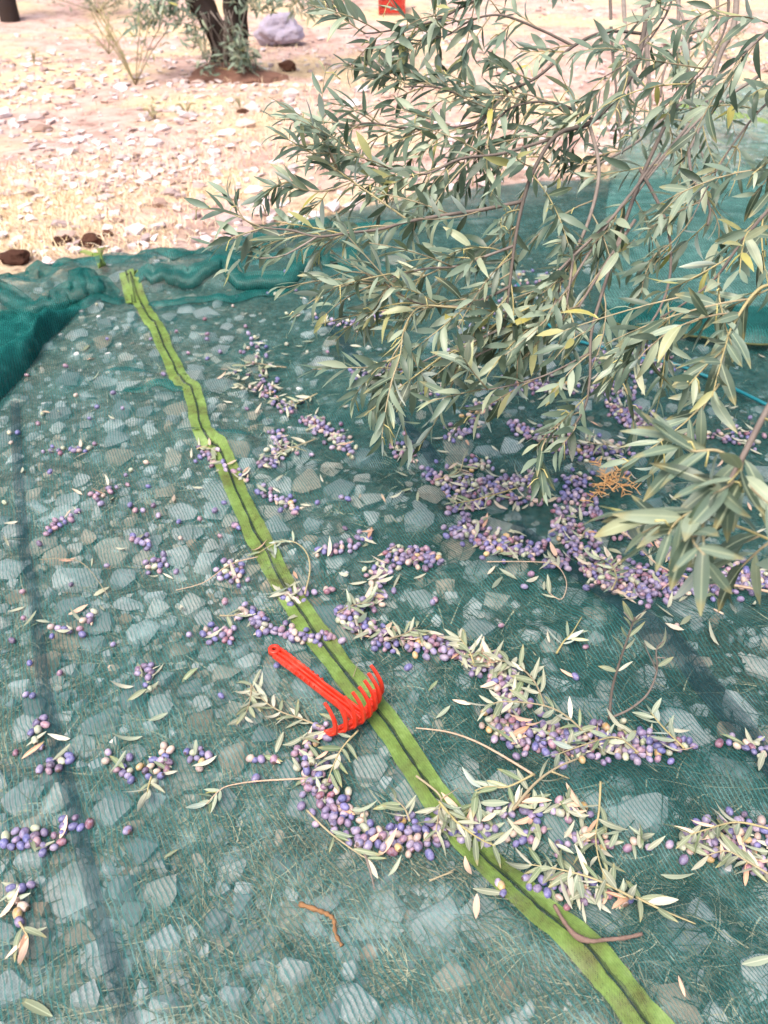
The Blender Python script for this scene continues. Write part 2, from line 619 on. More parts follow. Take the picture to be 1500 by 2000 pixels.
def terrain(X, Y):
    X, Y = np.asarray(X, float), np.asarray(Y, float)
    z = 0.05 * vnoise(X, Y, 1.1, 3)
    far = np.clip((Y - 4.0) / 4.0, 0, 1)
    return z + far * 0.25 * vnoise(X, Y, 0.35, 5, 2)


class Field:
    """a smooth function sampled once on a grid, looked up by scalars"""
    def __init__(self, fn, x0=-9.0, x1=9.0, y0=-1.0, y1=26.0, st=0.05):
        self.x0, self.y0, self.st = x0, y0, st
        self.g = fn(*np.meshgrid(np.arange(x0, x1, st), np.arange(y0, y1, st), indexing='ij'))

    def __call__(self, x, y):
        n, m = self.g.shape
        i = min(max((x - self.x0) / self.st, 0.0), n - 1.001)
        j = min(max((y - self.y0) / self.st, 0.0), m - 1.001)
        a, b = int(i), int(j)
        u, v = i - a, j - b
        g = self.g.item
        return (g(a, b) * (1 - u) + g(a + 1, b) * u) * (1 - v) + (g(a, b + 1) * (1 - u) + g(a + 1, b + 1) * u) * v


ter1 = Field(terrain)
N_WEED = Field(lambda X, Y: vnoise(X, Y, 3.5, 63, 3))
N_PEB = Field(lambda X, Y: vnoise(X, Y, 0.9, 91, 3))
N_STRAW = Field(lambda X, Y: vnoise(X, Y, 0.75, 15, 3))
N_GAP = Field(lambda X, Y: vnoise(X, Y, 11.0, 81, 2), -3.0, 4.0, -0.2, 6.0, 0.02)
edge1 = lambda x: float(np.interp(x, EX, EY))

# ------------------------------------------------------------------ stones under the net
# (photo px, px, half width px, half height px, tilt)
BIG_STONES = [
    (850, 1800, 62, 58), (1245, 1592, 78, 52), (1092, 1622, 42, 52), (215, 1572, 48, 46), (112, 1560, 34, 30), (40, 1550, 44, 36), (640, 1765, 40, 32),
    (318, 1745, 46, 36), (235, 1740, 36, 30), (890, 1910, 46, 26), (690, 1960, 60, 40), (570, 1905, 36, 40), (560, 1690, 36, 34), (455, 1480, 36, 40),
    (195, 1405, 44, 30), (258, 1355, 34, 32), (310, 1380, 30, 30), (930, 1220, 40, 30), (675, 1240, 34, 22), (600, 1330, 40, 30), (440, 1310, 36, 26),
    (935, 1110, 34, 26), (715, 1330, 30, 24), (800, 1560, 40, 36), (985, 1530, 36, 26), (1110, 1500, 34, 30), (150, 1120, 56, 40), (225, 1070, 48, 30),
    (340, 1075, 34, 26), (130, 1180, 38, 26), (235, 1120, 30, 22), (400, 1090, 30, 24), (195, 1210, 34, 24), (275, 1225, 36, 26), (355, 1270, 32, 24),
    (170, 1950, 40, 30), (60, 1830, 40, 46), (20, 1930, 50, 36), (420, 1800, 30, 26), (455, 1950, 34, 28), (330, 1960, 40, 30), (60, 1680, 36, 26),
    (390, 1400, 30, 30), (80, 1290, 40, 26), (60, 1370, 28, 26), (700, 880, 34, 24), (600, 940, 40, 24), (660, 950, 34, 22), (720, 970, 44, 22),
    (820, 1010, 40, 24), (640, 1060, 34, 22), (540, 1030, 30, 20), (460, 880, 34, 20), (230, 890, 30, 18), (400, 650, 34, 14), (370, 730, 30, 14),
    (1080, 1250, 30, 24), (640, 1990, 50, 30), (1100, 820, 26, 20), (1220, 1960, 40, 30), (1000, 870, 26, 16), (130, 735, 28, 14), (250, 745, 34, 14)]
stones = []     # x, y, rx, ry, h, rot, photo size, named?
for (a, b, w, h) in BIG_STONES:
    p = G(a, b, 0.02)
    k = ppm(a, b)
    th = math.asin(CAM_H / math.hypot(p.y, CAM_H))
    stones.append([p.x, p.y, w / k, h / k / math.sin(th), rng.uniform(0.022, 0.036), rng.uniform(-0.4, 0.4), w, True])
tries = 0
while len(stones) < 1000 and tries < 26000:
    tries += 1
    px, py = rng.uniform(-80, 1560), 480 + 1560 * rng.random() ** 0.8
    left = 1.0 if px < (RIB[0][0] + (py - 520) * 0.55 + 160) else 0.20
    if rng.random() > left * (1.0 if py < 1380 else 0.42):
        continue
    p = G(px, py, 0.02)
    if p.y > edge1(p.x) - 0.08:
        continue
    r = rng.choice([0.012, 0.016, 0.02, 0.026, 0.034, 0.044]) * rng.uniform(0.8, 1.25)
    if any((p.x - s[0]) ** 2 + (p.y - s[1]) ** 2 < (0.74 * (r + max(s[2], s[3]))) ** 2 for s in stones):
        continue
    stones.append([p.x, p.y, r * rng.uniform(0.9, 1.35), r * rng.uniform(0.8, 1.1), rng.uniform(0.010, 0.026), rng.uniform(-1.5, 1.5), r * ppm(px, py), False])

# ------------------------------------------------------------------ the net as a height field
GX0, GX1, GY0, GY1, GS = -2.9, 3.4, -0.1, 5.2, 0.0125
gx = np.arange(GX0, GX1 + GS, GS)
gy = np.arange(GY0, GY1 + GS, GS)
GXX, GYY = np.meshgrid(gx, gy, indexing='ij')
NZG = terrain(GXX, GYY) + 0.004
for s in stones:
    rr = max(s[2], s[3]) * 1.6
    i0, i1 = np.searchsorted(gx, [s[0] - rr, s[0] + rr])
    j0, j1 = np.searchsorted(gy, [s[1] - rr, s[1] + rr])
    if i1 <= i0 or j1 <= j0:
        continue
    dx, dy = GXX[i0:i1, j0:j1] - s[0], GYY[i0:i1, j0:j1] - s[1]
    c, sn = math.cos(s[5]), math.sin(s[5])
    e = np.sqrt(((dx * c + dy * sn) / (s[2] * 1.12)) ** 2 + ((-dx * sn + dy * c) / (s[3] * 1.12)) ** 2)
    hh = s[4] * np.clip(1.0 - np.clip(e - 0.85, 0, None) * 1.6, 0, 1)
    base = ter1(s[0], s[1])
    NZG[i0:i1, j0:j1] = np.maximum(NZG[i0:i1, j0:j1], np.where(hh > 0, base + hh + 0.004, -1))


def blur(A, k):
    for _ in range(k):
        A = (A + np.roll(A, 1, 0) + np.roll(A, -1, 0)) / 3
        A = (A + np.roll(A, 1, 1) + np.roll(A, -1, 1)) / 3
    return A


NZG = np.maximum(blur(NZG, 3), NZG - 0.002) + 0.002


def seg_dist(P):
    """distance of every grid node from a polyline given in photo px; also the parameter along it"""
    best = np.full(GXX.shape, 9.0)
    par = np.zeros(GXX.shape)
    W = [G(*q) for q in P]
    for i in range(len(W) - 1):
        a, b = W[i], W[i + 1]
        ux, uy = b.x - a.x, b.y - a.y
        L2 = ux * ux + uy * uy
        t = np.clip(((GXX - a.x) * ux + (GYY - a.y) * uy) / L2, 0, 1)
        d = np.hypot(GXX - a.x - ux * t, GYY - a.y - uy * t)
        m = d < best
        best[m] = d[m]
        par[m] = (i + t[m]) / (len(W) - 1)
    return best, par


# wrinkles and raised pleats of the sheet: photo polyline, height, width
RIDGES = [
    ([(900, 1520), (1050, 1535), (1200, 1515), (1330, 1505), (1480, 1515)], 0.028, 0.06),
    ([(600, 1700), (700, 1735), (860, 1730), (1000, 1745)], 0.022, 0.06),
    ([(1180, 1215), (1320, 1215), (1520, 1200)], 0.040, 0.10),
    ([(860, 1120), (980, 1125), (1080, 1130)], 0.03, 0.07),
    ([(790, 1310), (850, 1325), (900, 1350), (930, 1430)], 0.022, 0.045),
    ([(1000, 1830), (1150, 1860), (1300, 1830)], 0.02, 0.06),
    ([(400, 1230), (450, 1265), (490, 1285)], 0.018, 0.045),
    ([(0, 950), (70, 930), (180, 960)], 0.02, 0.06),
    ([(230, 735), (300, 742), (380, 752), (470, 748)], 0.035, 0.05),
    ([(330, 855), (400, 852), (470, 862)], 0.03, 0.035),
    ([(560, 700), (700, 720), (860, 750)], 0.02, 0.07),
    ([(640, 960), (760, 940), (830, 990)], 0.015, 0.05),
    ([(1200, 960), (1330, 1000), (1500, 980)], 0.02, 0.09),
    ([(0, 571), (93, 571), (150, 541), (187, 538), (240, 536), (400, 529), (560, 520), (700, 500)], 0.075, 0.055),
    ([(147, 568), (190, 560), (255, 552), (400, 546), (560, 540), (760, 530)], 0.05, 0.05),
    ([(0, 553), (60, 540), (130, 522), (250, 515), (400, 505), (480, 480), (620, 440)], 0.07, 0.06),
    ([(560, 500), (700, 470), (860, 440), (960, 430)], 0.05, 0.07)]
for P, h, w in RIDGES:
    d, par = seg_dist(P)
    wob = 1.0 + 0.6 * vnoise(GXX, GYY, 3.0, 23)
    NZG += h * wob * np.exp(-(d / (w * wob)) ** 2)
# soft crumples, stronger towards the gathered far edge
dist_edge = edge_y(GXX) - GYY
gath = np.clip(1.3 - dist_edge / 0.9, 0.0, 1.0)
NZG += 0.010 * vnoise(GXX, GYY, 9.0, 31, 3) + gath * 0.016 * np.abs(vnoise(GXX * 0.6, GYY * 2.2, 3.5, 41, 3))
NZG = blur(NZG, 1)
NZG *= np.clip(0.25 + dist_edge / 0.10, 0.25, 1.0)


def NZ(x, y):
    i = np.clip((np.asarray(x, float) - GX0) / GS, 0, len(gx) - 1.001)
    j = np.clip((np.asarray(y, float) - GY0) / GS, 0, len(gy) - 1.001)
    a, b = i.astype(int), j.astype(int)
    u, v = i - a, j - b
    return NZG[a, b] * (1 - u) * (1 - v) + NZG[a + 1, b] * u * (1 - v) + NZG[a, b + 1] * (1 - u) * v + NZG[a + 1, b + 1] * u * v


def nz1(x, y):
    i = min(max((x - GX0) / GS, 0.0), len(gx) - 1.001)
    j = min(max((y - GY0) / GS, 0.0), len(gy) - 1.001)
    a, b = int(i), int(j)
    u, v = i - a, j - b
    return float((NZG.item(a, b) * (1 - u) + NZG.item(a + 1, b) * u) * (1 - v) + (NZG.item(a, b + 1) * (1 - u) + NZG.item(a + 1, b + 1) * u) * v)


def NN(x, y):
    e = 0.012
    return Vector((nz1(x - e, y) - nz1(x + e, y), nz1(x, y - e) - nz1(x, y + e), 2 * e)).normalized()


def on_net(px, py, lift=0.0):
    """photo pixel -> point on the draped net"""
    z = 0.03
    for _ in range(4):
        p = G(px, py, z)
        z = nz1(p.x, p.y) if p.y < GY1 else 0.03
    return Vector((p.x, p.y, z + lift))


WL, WR = 0.62, 0.75


def net_uv(X, Y):
    a, b, c = at_y(LSEW, Y), at_y(RIBW, Y), at_y(RSEW, Y)
    u = np.where(X < b, (X - b) / np.maximum(b - a, 0.05) * WL, (X - b) / np.maximum(c - b, 0.05) * WR)
    return np.stack([u, Y], -1)


def grid_faces(n, m):
    i, j = np.meshgrid(np.arange(n - 1), np.arange(m - 1), indexing='ij')
    a = (i * m + j).ravel()
    return np.stack([a, a + m, a + m + 1, a + 1], -1)


# ------------------------------------------------------------------ ground
def build_ground():
    t = np.linspace(-1, 1, 240)
    xs = 2.2 * np.sinh(t * 4.2) / np.sinh(1) * 0.9
    u = np.linspace(-0.55, 1, 260)
    ys = 1.6 + 2.1 * np.sinh(u * 4.3) / np.sinh(1)
    X, Y = np.meshgrid(xs, ys, indexing='ij')
    Z = terrain(X, Y) + 0.006 * vnoise(X, Y, 12, 77, 3)
    V = np.stack([X, Y, Z], -1).reshape(-1, 3)
    me = npmesh("ground", V, grid_faces(len(xs), len(ys)))
    tag(obj("ground", me, mat=M_GROUND), kind="structure")


build_ground()


# ------------------------------------------------------------------ near harvest net
def build_net():
    nx, ny = 470, 400
    xs = np.linspace(-2.6, 3.1, nx)
    t = np.linspace(0, 1, ny)
    X = np.repeat(xs[:, None], ny, 1)
    E = edge_y(xs) + 0.03 * vnoise(xs, xs * 0, 4.0, 9, 3)
    Y = 0.02 + (E[:, None] - 0.02) * t[None, :]
    Z = NZ(X, Y)
    uv = net_uv(X, Y).reshape(-1, 2)
    root = empty("harvest_net", G(600, 1000, 0))
    tag(root, "large green knitted olive harvest net spread over stones with a lime green seam band", "net")
    me = npmesh("net_sheet", np.stack([X, Y, Z], -1).reshape(-1, 3), grid_faces(nx, ny), uv=uv)
    obj("sheet", me, root, mat=M_NET)

    # gathered rolls along the far edge: the sheet turned over on itself
    def roll(line, rx, rz, seed, name="edge_roll", sink=0.2, ends=10):
        C = smooth_path([Vector((a, b, 0)) for a, b in line], 7)
        rx, rz = rx * 0.75, rz * 0.68
        c = [on_net(q.x, q.y) for q in C]
        n, m = len(c), 22
        V = np.zeros((n, m, 3))
        for i, p in enumerate(c):
            t = c[min(i + 1, n - 1)] - c[max(i - 1, 0)]
            t.z = 0
            t.normalize()
            sd = Vector((-t.y, t.x, 0))
            e = math.sin(min(1, (i + 0.4) / ends) * math.pi / 2) * math.sin(min(1, (n - i - 0.6) / ends) * math.pi / 2)
            for k in range(m):
                an = -0.35 + (math.pi + 0.7) * k / (m - 1)
                g = 1 + 0.24 * mnoise.noise(Vector((i * 0.05, an * 0.5, seed))) + 0.06 * mnoise.noise(Vector((i * 0.4, an * 2.2, seed + 4)))
                q = p + sd * math.cos(an) * rx * g * (0.4 + 0.6 * e)
                V[i, k] = (q.x, q.y, max(nz1(q.x, q.y) + 0.004, p.z - rz * sink + (math.sin(an) * rz * g) * e))
        obj(name, npmesh(name, V.reshape(-1, 3), grid_faces(n, m), uv=net_uv(V[..., 0], V[..., 1]).reshape(-1, 2)), root, mat=M_NETFOLD)

    roll([(-260, 590), (-120, 582), (0, 571), (93, 571), (150, 541), (187, 538), (225, 536)], 0.055, 0.055, 3.1)
    roll([(262, 534), (330, 532), (400, 529), (480, 526), (560, 520), (640, 508), (700, 500)], 0.05, 0.05, 5.1)
    roll([(147, 570), (175, 564), (205, 560), (240, 555)], 0.04, 0.04, 9.3, ends=5)
    roll([(275, 552), (330, 549), (400, 546), (480, 543), (560, 540)], 0.035, 0.03, 12.3)
    roll([(-200, 572), (0, 552), (60, 540), (130, 520), (200, 512), (300, 508), (400, 500), (470, 478), (560, 450)], 0.06, 0.05, 7.7)
    roll([(560, 470), (640, 455), (720, 445), (800, 438), (900, 430)], 0.05, 0.045, 15.7)
    roll([(240, 748), (290, 746), (340, 752), (362, 764)], 0.02, 0.02, 21.0, "pleat", ends=6)

    # the flap folded over at the left: (edge px) to (upper px)
    lo = smooth_path([Vector((a, b, 0)) for a, b in [(-330, 960), (-120, 860), (-40, 815), (0, 783), (40, 742), (72, 700), (90, 672), (122, 642), (158, 606)]], 8)
    hi = smooth_path([Vector((a, b, 0)) for a, b in [(-420, 700), (-160, 650), (-60, 625), (0, 612), (40, 605), (72, 602), (95, 600), (125, 594), (158, 588)]], 8)
    n, m = len(lo), 30
    V = np.zeros((n, m, 3))
    for i in range(n):
        for k in range(m):
            s = k / (m - 1)
            q = lo[i].lerp(hi[i], s)
            p = on_net(q.x, q.y)
            # a rounded roll along the free edge that sinks back to the sheet
            bulge = 0.075 * math.sin(math.pi * min(1, s / 0.5)) ** 0.6 if s < 0.5 else 0.0
            f = min(1, (n - 1 - i) / 14)
            w = 1 + 0.35 * mnoise.noise(Vector((i * 0.09, s * 2, 3.3)))
            V[i, k] = (p.x, p.y, p.z + 0.005 + f * bulge * w + 0.008 * f * mnoise.noise(Vector((i * 0.3, s * 7, 1.3))))
    for name in ("folded_flap", "folded_flap"):
        me = npmesh(name, V.reshape(-1, 3), grid_faces(n, m), uv=net_uv(V[..., 0], V[..., 1]).reshape(-1, 2))
        obj(name, me, root, mat=M_NETFOLD)
        V = V.copy()
        V[..., 2] = np.maximum(V[..., 2] - 0.012, NZ(V[..., 0], V[..., 1]) + 0.003)

    # bands laid along the sheet
    def strip(name, line, o0, o1, lift, mat, per=6, wobble=0.0, m=5, parent=None):
        pts = smooth_path([Vector((a, b, 0)) for a, b in line], per)
        c = [on_net(q.x, q.y) for q in pts]
        V = []
        for i, p in enumerate(c):
            t = c[min(i + 1, len(c) - 1)] - c[max(i - 1, 0)]
            t.z = 0
            t.normalize()
            s = Vector((t.y, -t.x, 0))
            for k in range(m):
                o = o0 + (o1 - o0) * k / (m - 1) + wobble * (mnoise.noise(Vector((i * 0.21, 7.7, 0))) * 1.0 + (mnoise.noise(Vector((i * 0.6, o0 * 300 + k, 0))) * 0.5 if k in (0, m - 1) else 0))
                q = p + s * o
                V.append((q.x, q.y, nz1(q.x, q.y) + lift + wobble * 0.6 * (0.5 + mnoise.noise(Vector((i * 0.5, k * 0.7, o0 * 90))))))
        V = np.array(V)
        W = net_uv(V[:, 0], V[:, 1])
        return obj(name, npmesh(name, V, grid_faces(len(c), m), uv=W), parent or root, mat=mat)

    rib = [(245, 522), (258, 560), (282, 605), (312, 655), (332, 700), (346, 732), (358, 746), (371, 754), (379, 780), (389, 815), (398, 845), (410, 862), (424, 872), (436, 895), (456, 945), (482, 1005), (512, 1065)] + RIB[11:] + [(1330, 2085)]
    for o0, o1 in ((0.0022, 0.0275), (-0.0275, -0.0022)):
        strip("selvedge_band", rib, o0, o1, 0.004, M_BAND, wobble=0.005)["label"] = "olive green woven selvedge band"
    strip("seam", rib, -0.0034, 0.0034, 0.0078, M_SEAM, wobble=0.006, m=3)["label"] = "dark stitched seam between the two green bands"
    strip("selvedge_band", [(162, 503), (185, 511), (210, 520)], -0.016, 0.016, 0.03, M_BAND)
    strip("reinforcing_strip", LSE + [(262, 2060)], -0.013, 0.013, 0.004, M_STRIP, wobble=0.004)["label"] = "dark blue grey reinforcing strip"
    strip("reinforcing_strip", RSE[:4], -0.02, 0.02, 0.004, M_STRIP, wobble=0.004)
    strip("reinforcing_strip", RSE[4:] + [(1540, 1540)], -0.028, 0.028, 0.004, M_STRIP, wobble=0.004)
    return root


NET = build_net()


# second net, behind on the right, lying over the first one
def build_far_net():
    front = smooth_path([Vector((a, b, 0)) for a, b in [(1170, 600), (1180, 625), (1200, 642), (1240, 650), (1320, 662), (1400, 678), (1500, 690), (1620, 705), (1800, 730)]], 8)
    back = smooth_path([Vector((a, b, 0)) for a, b in [(1190, 340), (1200, 300), (1225, 262), (1255, 232), (1310, 195), (1380, 172), (1500, 150), (1650, 130), (1900, 110)]], 8)
    n, m = len(front), 90
    root = empty("harvest_net", G(1350, 450, 0))
    tag(root, "second pale green net heaped behind the olive branches, up the slope", "net")
    V = np.zeros((n, m, 3))
    for i in range(n):
        a = on_net(front[i].x, front[i].y)
        b = G(back[i].x, back[i].y, 0.05)
        for k in range(m):
            s = k / (m - 1)
            p = a.lerp(b, s ** 1.4)
            V[i, k, :2] = p.x, p.y
    X, Y = V[..., 0], V[..., 1]
    s = np.linspace(0, 1, m)[None, :] * np.ones((n, 1))
    base = np.where(Y < 5.0, NZ(X, np.minimum(Y, 5.1)), terrain(X, Y))
    base = np.maximum(base, terrain(X, Y) + 0.01)
    V[..., 2] = base + 0.012 + 0.05 * np.abs(vnoise(X * 0.5, Y, 2.2, 51, 3)) + 0.014 * np.exp(-((s - 0.03) / 0.03) ** 2) + 0.05 * np.exp(-((s - 0.42) / 0.05) ** 2) + 0.06 * np.exp(-((s - 0.93) / 0.05) ** 2)
    uv = np.stack([X, Y], -1).reshape(-1, 2)
    obj("sheet", npmesh("far_sheet", V.reshape(-1, 3), grid_faces(n, m), uv=uv), root, mat=M_NET2)
    # doubled hem along the front
    H = V[:, :14].copy()
    H[..., 2] += 0.02 * np.sin(np.linspace(0, math.pi, 14))[None, :] + 0.005
    obj("hem_fold", npmesh("hem_fold", H.reshape(-1, 3), grid_faces(n, 14), uv=np.stack([H[..., 0], H[..., 1]], -1).reshape(-1, 2)), root, mat=M_NETFOLD)
    v, f = tube([Vector(V[i, 0]) + Vector((0, -0.004, 0.003)) for i in range(n)], 0.004, 6)
    obj("hem_cord", pymesh("hem_cord", v, f, True), root, mat=M_HEM)
    # faded lime selvedge showing in scraps
    for (x0, y0, x1, y1) in [(1315, 205, 1345, 208), (1360, 210, 1395, 218), (1420, 232, 1450, 226), (1455, 228, 1500, 240)]:
        P = [G(x0 + (x1 - x0) * k / 5, y0 + (y1 - y0) * k / 5, 0.115) for k in range(6)]
        vv = []
        for p in P:
            vv += [(p.x, p.y - 0.05, p.z), (p.x, p.y + 0.05, p.z + 0.01)]
        obj("selvedge_band", npmesh("sel", np.array(vv), grid_faces(6, 2), uv=np.array(vv)[:, :2]), root, mat=M_BAND)


build_far_net()


def build_rope():
    pts = [on_net(a, b, 0.012) for a, b in [(1010, 560), (1060, 630), (1110, 665), (1180, 692), (1250, 705), (1310, 716), (1370, 738), (1430, 765), (1490, 795), (1560, 830)]]
    P = smooth_path(pts, 6)
    V, F = tube(P, 0.0055, 6)
    o = obj("cord", pymesh("cord", V, F, True), mat=M_ROPE)
    tag(o, "thin teal cord lying across the net beneath the hanging branches", "cord")


build_rope()


# ------------------------------------------------------------------ stones
def rock_mesh(name, seed, flat=0.65, npts=22, cut=0.75):
    r = random.Random(seed)
    bm = bmesh.new()
    for _ in range(npts):
        v = Vector((r.gauss(0, 1), r.gauss(0, 1), r.gauss(0, 1))).normalized()
        v *= r.uniform(0.72, 1.12)
        v.z = min(v.z, cut + r.uniform(0, 0.06))
        v.z = max(v.z, -0.6)
        bm.verts.new((v.x, v.y, v.z * flat))
    bmesh.ops.convex_hull(bm, input=bm.verts[:])
    for v in [v for v in bm.verts if not v.link_faces]:
        bm.verts.remove(v)
    me = bpy.data.meshes.new(name)
    bm.to_mesh(me)
    bm.free()
    return me


FLATS = [rock_mesh("flat_stone", 100 + i, 0.8, 16 + (i * 5) % 14, 0.45) for i in range(14)]
CHUNK = [rock_mesh("stone", 200 + i, 0.75, 20, 0.8) for i in range(8)]
PEB = [rock_mesh("pebble", 300 + i, 0.7, 10, 0.8) for i in range(6)]
for m_ in FLATS:
    m_.materials.append(M_STONE)
for m_ in CHUNK:
    m_.materials.append(M_ROCK)


def stone_matrix(s, flat):
    top = 0.45 * 0.8 if flat else 0.6
    z = ter1(s[0], s[1])
    hz = s[4] / 0.62
    return Matrix.Translation((s[0], s[1], z + s[4] - 0.002 - 0.39 * hz)) @ Matrix.Rotation(s[5], 4, 'Z') @ Matrix.Diagonal((s[2], s[3], hz, 1))


named = {0: "large angular pale stone under the net beneath the three loose olives", 1: "wide pale slab stone bulging under the net above the lower branch litter",
         2: "rounded grey stone under the net among the leafy twigs", 3: "broad flat pale stone under the net below the small olive trio heaps",
         13: "tan tinged stone under the net just beyond the red rake tines"}
order = sorted(range(len(stones)), key=lambda i: -stones[i][6])
keep = set(order[:205])
rest, cells = [], {}
for i, s in enumerate(stones):
    if i not in keep:
        rest.append((i % len(FLATS), stone_matrix(s, True)))
        continue
    px, py, _ = proj((s[0], s[1], 0.02))
    side = "left of dark strip" if s[0] < float(at_y(LSEW, s[1])) else "left of green band" if s[0] < float(at_y(RIBW, s[1])) else "right of green band"
    near = "by the lower edge" if py > 1600 else "at rake level" if py > 1150 else "mid net" if py > 850 else "near the far fold"
    size = "big" if s[6] > 38 else "fist-sized" if s[6] > 27 else "small"
    cells.setdefault((size, side, near), []).append((px, i))
NUM = ["first", "second", "third", "fourth", "fifth", "sixth", "seventh", "eighth", "ninth", "tenth", "eleventh", "twelfth", "thirteenth", "fourteenth", "fifteenth", "sixteenth", "seventeenth", "eighteenth",
       "nineteenth", "twentieth"]
for (size, side, near), L in cells.items():
    L.sort()
    for k, (px, i) in enumerate(L):
        o = link(bpy.data.objects.new("stone", FLATS[i % len(FLATS)]), None, stone_matrix(stones[i], True))
        tag(o, named.get(i) or f"{NUM[k] if k < 20 else NUM[min(19, len(L) - 1 - k)]} {size} stone from {'left' if k < 20 else 'right'} under the net, {side}, {near}", "stone", "stones under the net")
# loose chips between them
for _ in range(5200):
    px, py = rng.uniform(-60, 1560), rng.uniform(500, 2040)
    if px > 300 + (py - 520) * 0.6 and rng.random() < 0.6:
        continue
    p = G(px, py, 0.0)
    if p.y > edge1(p.x) - 0.05:
        continue
    r = rng.uniform(0.006, 0.017)
    rest.append((rng.randrange(len(FLATS)), Matrix.Translation((p.x, p.y, ter1(p.x, p.y) + 0.001)) @ Matrix.Rotation(rng.uniform(0, 6), 4, 'Z') @ Matrix.Diagonal((r, r * 0.8, r * 0.5, 1))))
tag(obj("small_gravel", joined("small_gravel", FLATS, rest, False), mat=M_STONE_J), "small pale gravel lying under the harvest net", "gravel", kind="stuff")


# ------------------------------------------------------------------ dry grass under the net
def blade_arrays(N, place, lmin, lmax, wid, flat=True, segs=3, seed=1):
    """N thin bent blades; place(k) -> (x, y, z)"""
    r = random.Random(seed)
    V, F = [], []
    for k in range(N):
        q = place(r)
        if q is None:
            continue
        x, y, z = q
        L = r.uniform(lmin, lmax)
        a = r.uniform(0, 2 * math.pi)
        b = r.gauss(0, 0.5)
        w = wid * r.uniform(0.6, 1.3)
        n0 = len(V)
        el = r.uniform(0.02, 0.18) if flat else r.uniform(0.5, 1.3)
        cx, cy, cz = x, y, z
        for s in range(segs + 1):
            f = s / segs
            an = a + b * f
            hw = w * (1 - 0.8 * f)
            V.append((cx - math.sin(an) * hw, cy + math.cos(an) * hw, cz))
            V.append((cx + math.sin(an) * hw, cy - math.cos(an) * hw, cz + hw * 0.6))
            st = L / segs
            e = el * (1 - 1.4 * f)
            cx += math.cos(an) * math.cos(e) * st
            cy += math.sin(an) * math.cos(e) * st
            cz += math.sin(e) * st
        for s in range(segs):
            i = n0 + 2 * s
            F.append((i, i + 1, i + 3, i + 2))
    return np.array(V), np.array(F)


SM = np.zeros(GXX.shape, bool)
for s_ in stones:
    rr = max(s_[2], s_[3])
    i0, i1 = np.searchsorted(gx, [s_[0] - rr, s_[0] + rr])
    j0, j1 = np.searchsorted(gy, [s_[1] - rr, s_[1] + rr])
    if i1 > i0 and j1 > j0:
        SM[i0:i1, j0:j1] |= ((GXX[i0:i1, j0:j1] - s_[0]) / s_[2]) ** 2 + ((GYY[i0:i1, j0:j1] - s_[1]) / s_[3]) ** 2 < 1.1


def under_place(r):
    while True:
        px, py = r.uniform(-60, 1560), 500 + 1540 * r.random() ** 0.75
        p = G(px, py, 0.01)
        if p.y > edge1(p.x) - 0.05:
            continue
        if SM[min(len(gx) - 1, max(0, int((p.x - GX0) / GS))), min(len(gy) - 1, max(0, int((p.y - GY0) / GS)))] and r.random() < 0.92:
            continue
        d = N_WEED(p.x, p.y) + 0.5
        if r.random() > (0.15 + 1.25 * max(0, d - 0.3)):
            continue
        top = nz1(p.x, p.y)
        g = ter1(p.x, p.y)
        return p.x, p.y, g + (top - g) * r.uniform(0.1, 0.75)


def on_side(right):
    def f(r):
        for _ in range(60):
            q = under_place(r)
            d = q[0] - float(at_y(RIBW, q[1])) - 0.10 + r.gauss(0, 0.12)
            if (d > 0) == right:
                return q
        return None
    return f


M_WEED = mat_plain("dark_weed", [(0.0, '#262c22'), (0.4, '#3e4434'), (0.75, '#5e5d4c'), (0.93, '#85806a'), (1.0, '#c6bb9a')], rnd_island, 0.8, 0.15, 30, 0.15)
for nm, N, right, wid, mat, lab in (("dry_grass", 10000, False, 0.0009, M_STRAW, "tangled dry grass pressed flat beneath the harvest net"), ("weed_grass", 11000, True, 0.0015, M_WEED, "dark withered weeds pressed under the net on the branch side")):
    V_, F_ = blade_arrays(N, on_side(right), 0.02, 0.10, wid, True, 3, 5)
    V_[:, 2] = np.minimum(V_[:, 2], NZ(V_[:, 0], V_[:, 1]) - 0.004)
    tag(obj(nm, npmesh(nm, V_, F_, False), mat=mat), lab, "grass", kind="stuff")

# ------------------------------------------------------------------ olives
def olive_mesh(name, seed, nu=14, nv=9):
    r = random.Random(seed)
    V, F = [], []
    L, W = 0.0083 * r.uniform(0.9, 1.08), 0.0060 * r.uniform(0.92, 1.1)
    bend = r.uniform(-0.06, 0.06)
    V.append((-L, 0, 0))
    for i in range(1, nv):
        th = math.pi * i / nv
        x = -L * math.cos(th)
        rad = W * math.sin(th) ** 0.92 * (1 + bend * math.cos(th))
        for k in range(nu):
            a = 2 * math.pi * k / nu
            V.append((x, rad * math.cos(a), rad * math.sin(a)))
    V.append((L, 0, 0))
    for k in range(nu):
        k2 = (k + 1) % nu
        F.append((0, 1 + k2, 1 + k))
        e = 1 + (nv - 2) * nu
        F.append((len(V) - 1, e + k, e + k2))
        for i in range(nv - 2):
            a = 1 + i * nu
            F.append((a + k, a + k2, a + nu + k2, a + nu + k))
    return pymesh(name, V, F, True)


OM = {k: [] for k in OLV}
for k in OLV:
    for s in range(3):
        me = olive_mesh("olive", s)
        me.materials.append(M_OLIVE[k])
        OM[k].append(me)
OM_J = [olive_mesh("olive_far", s, 9, 6) for s in range(3)]

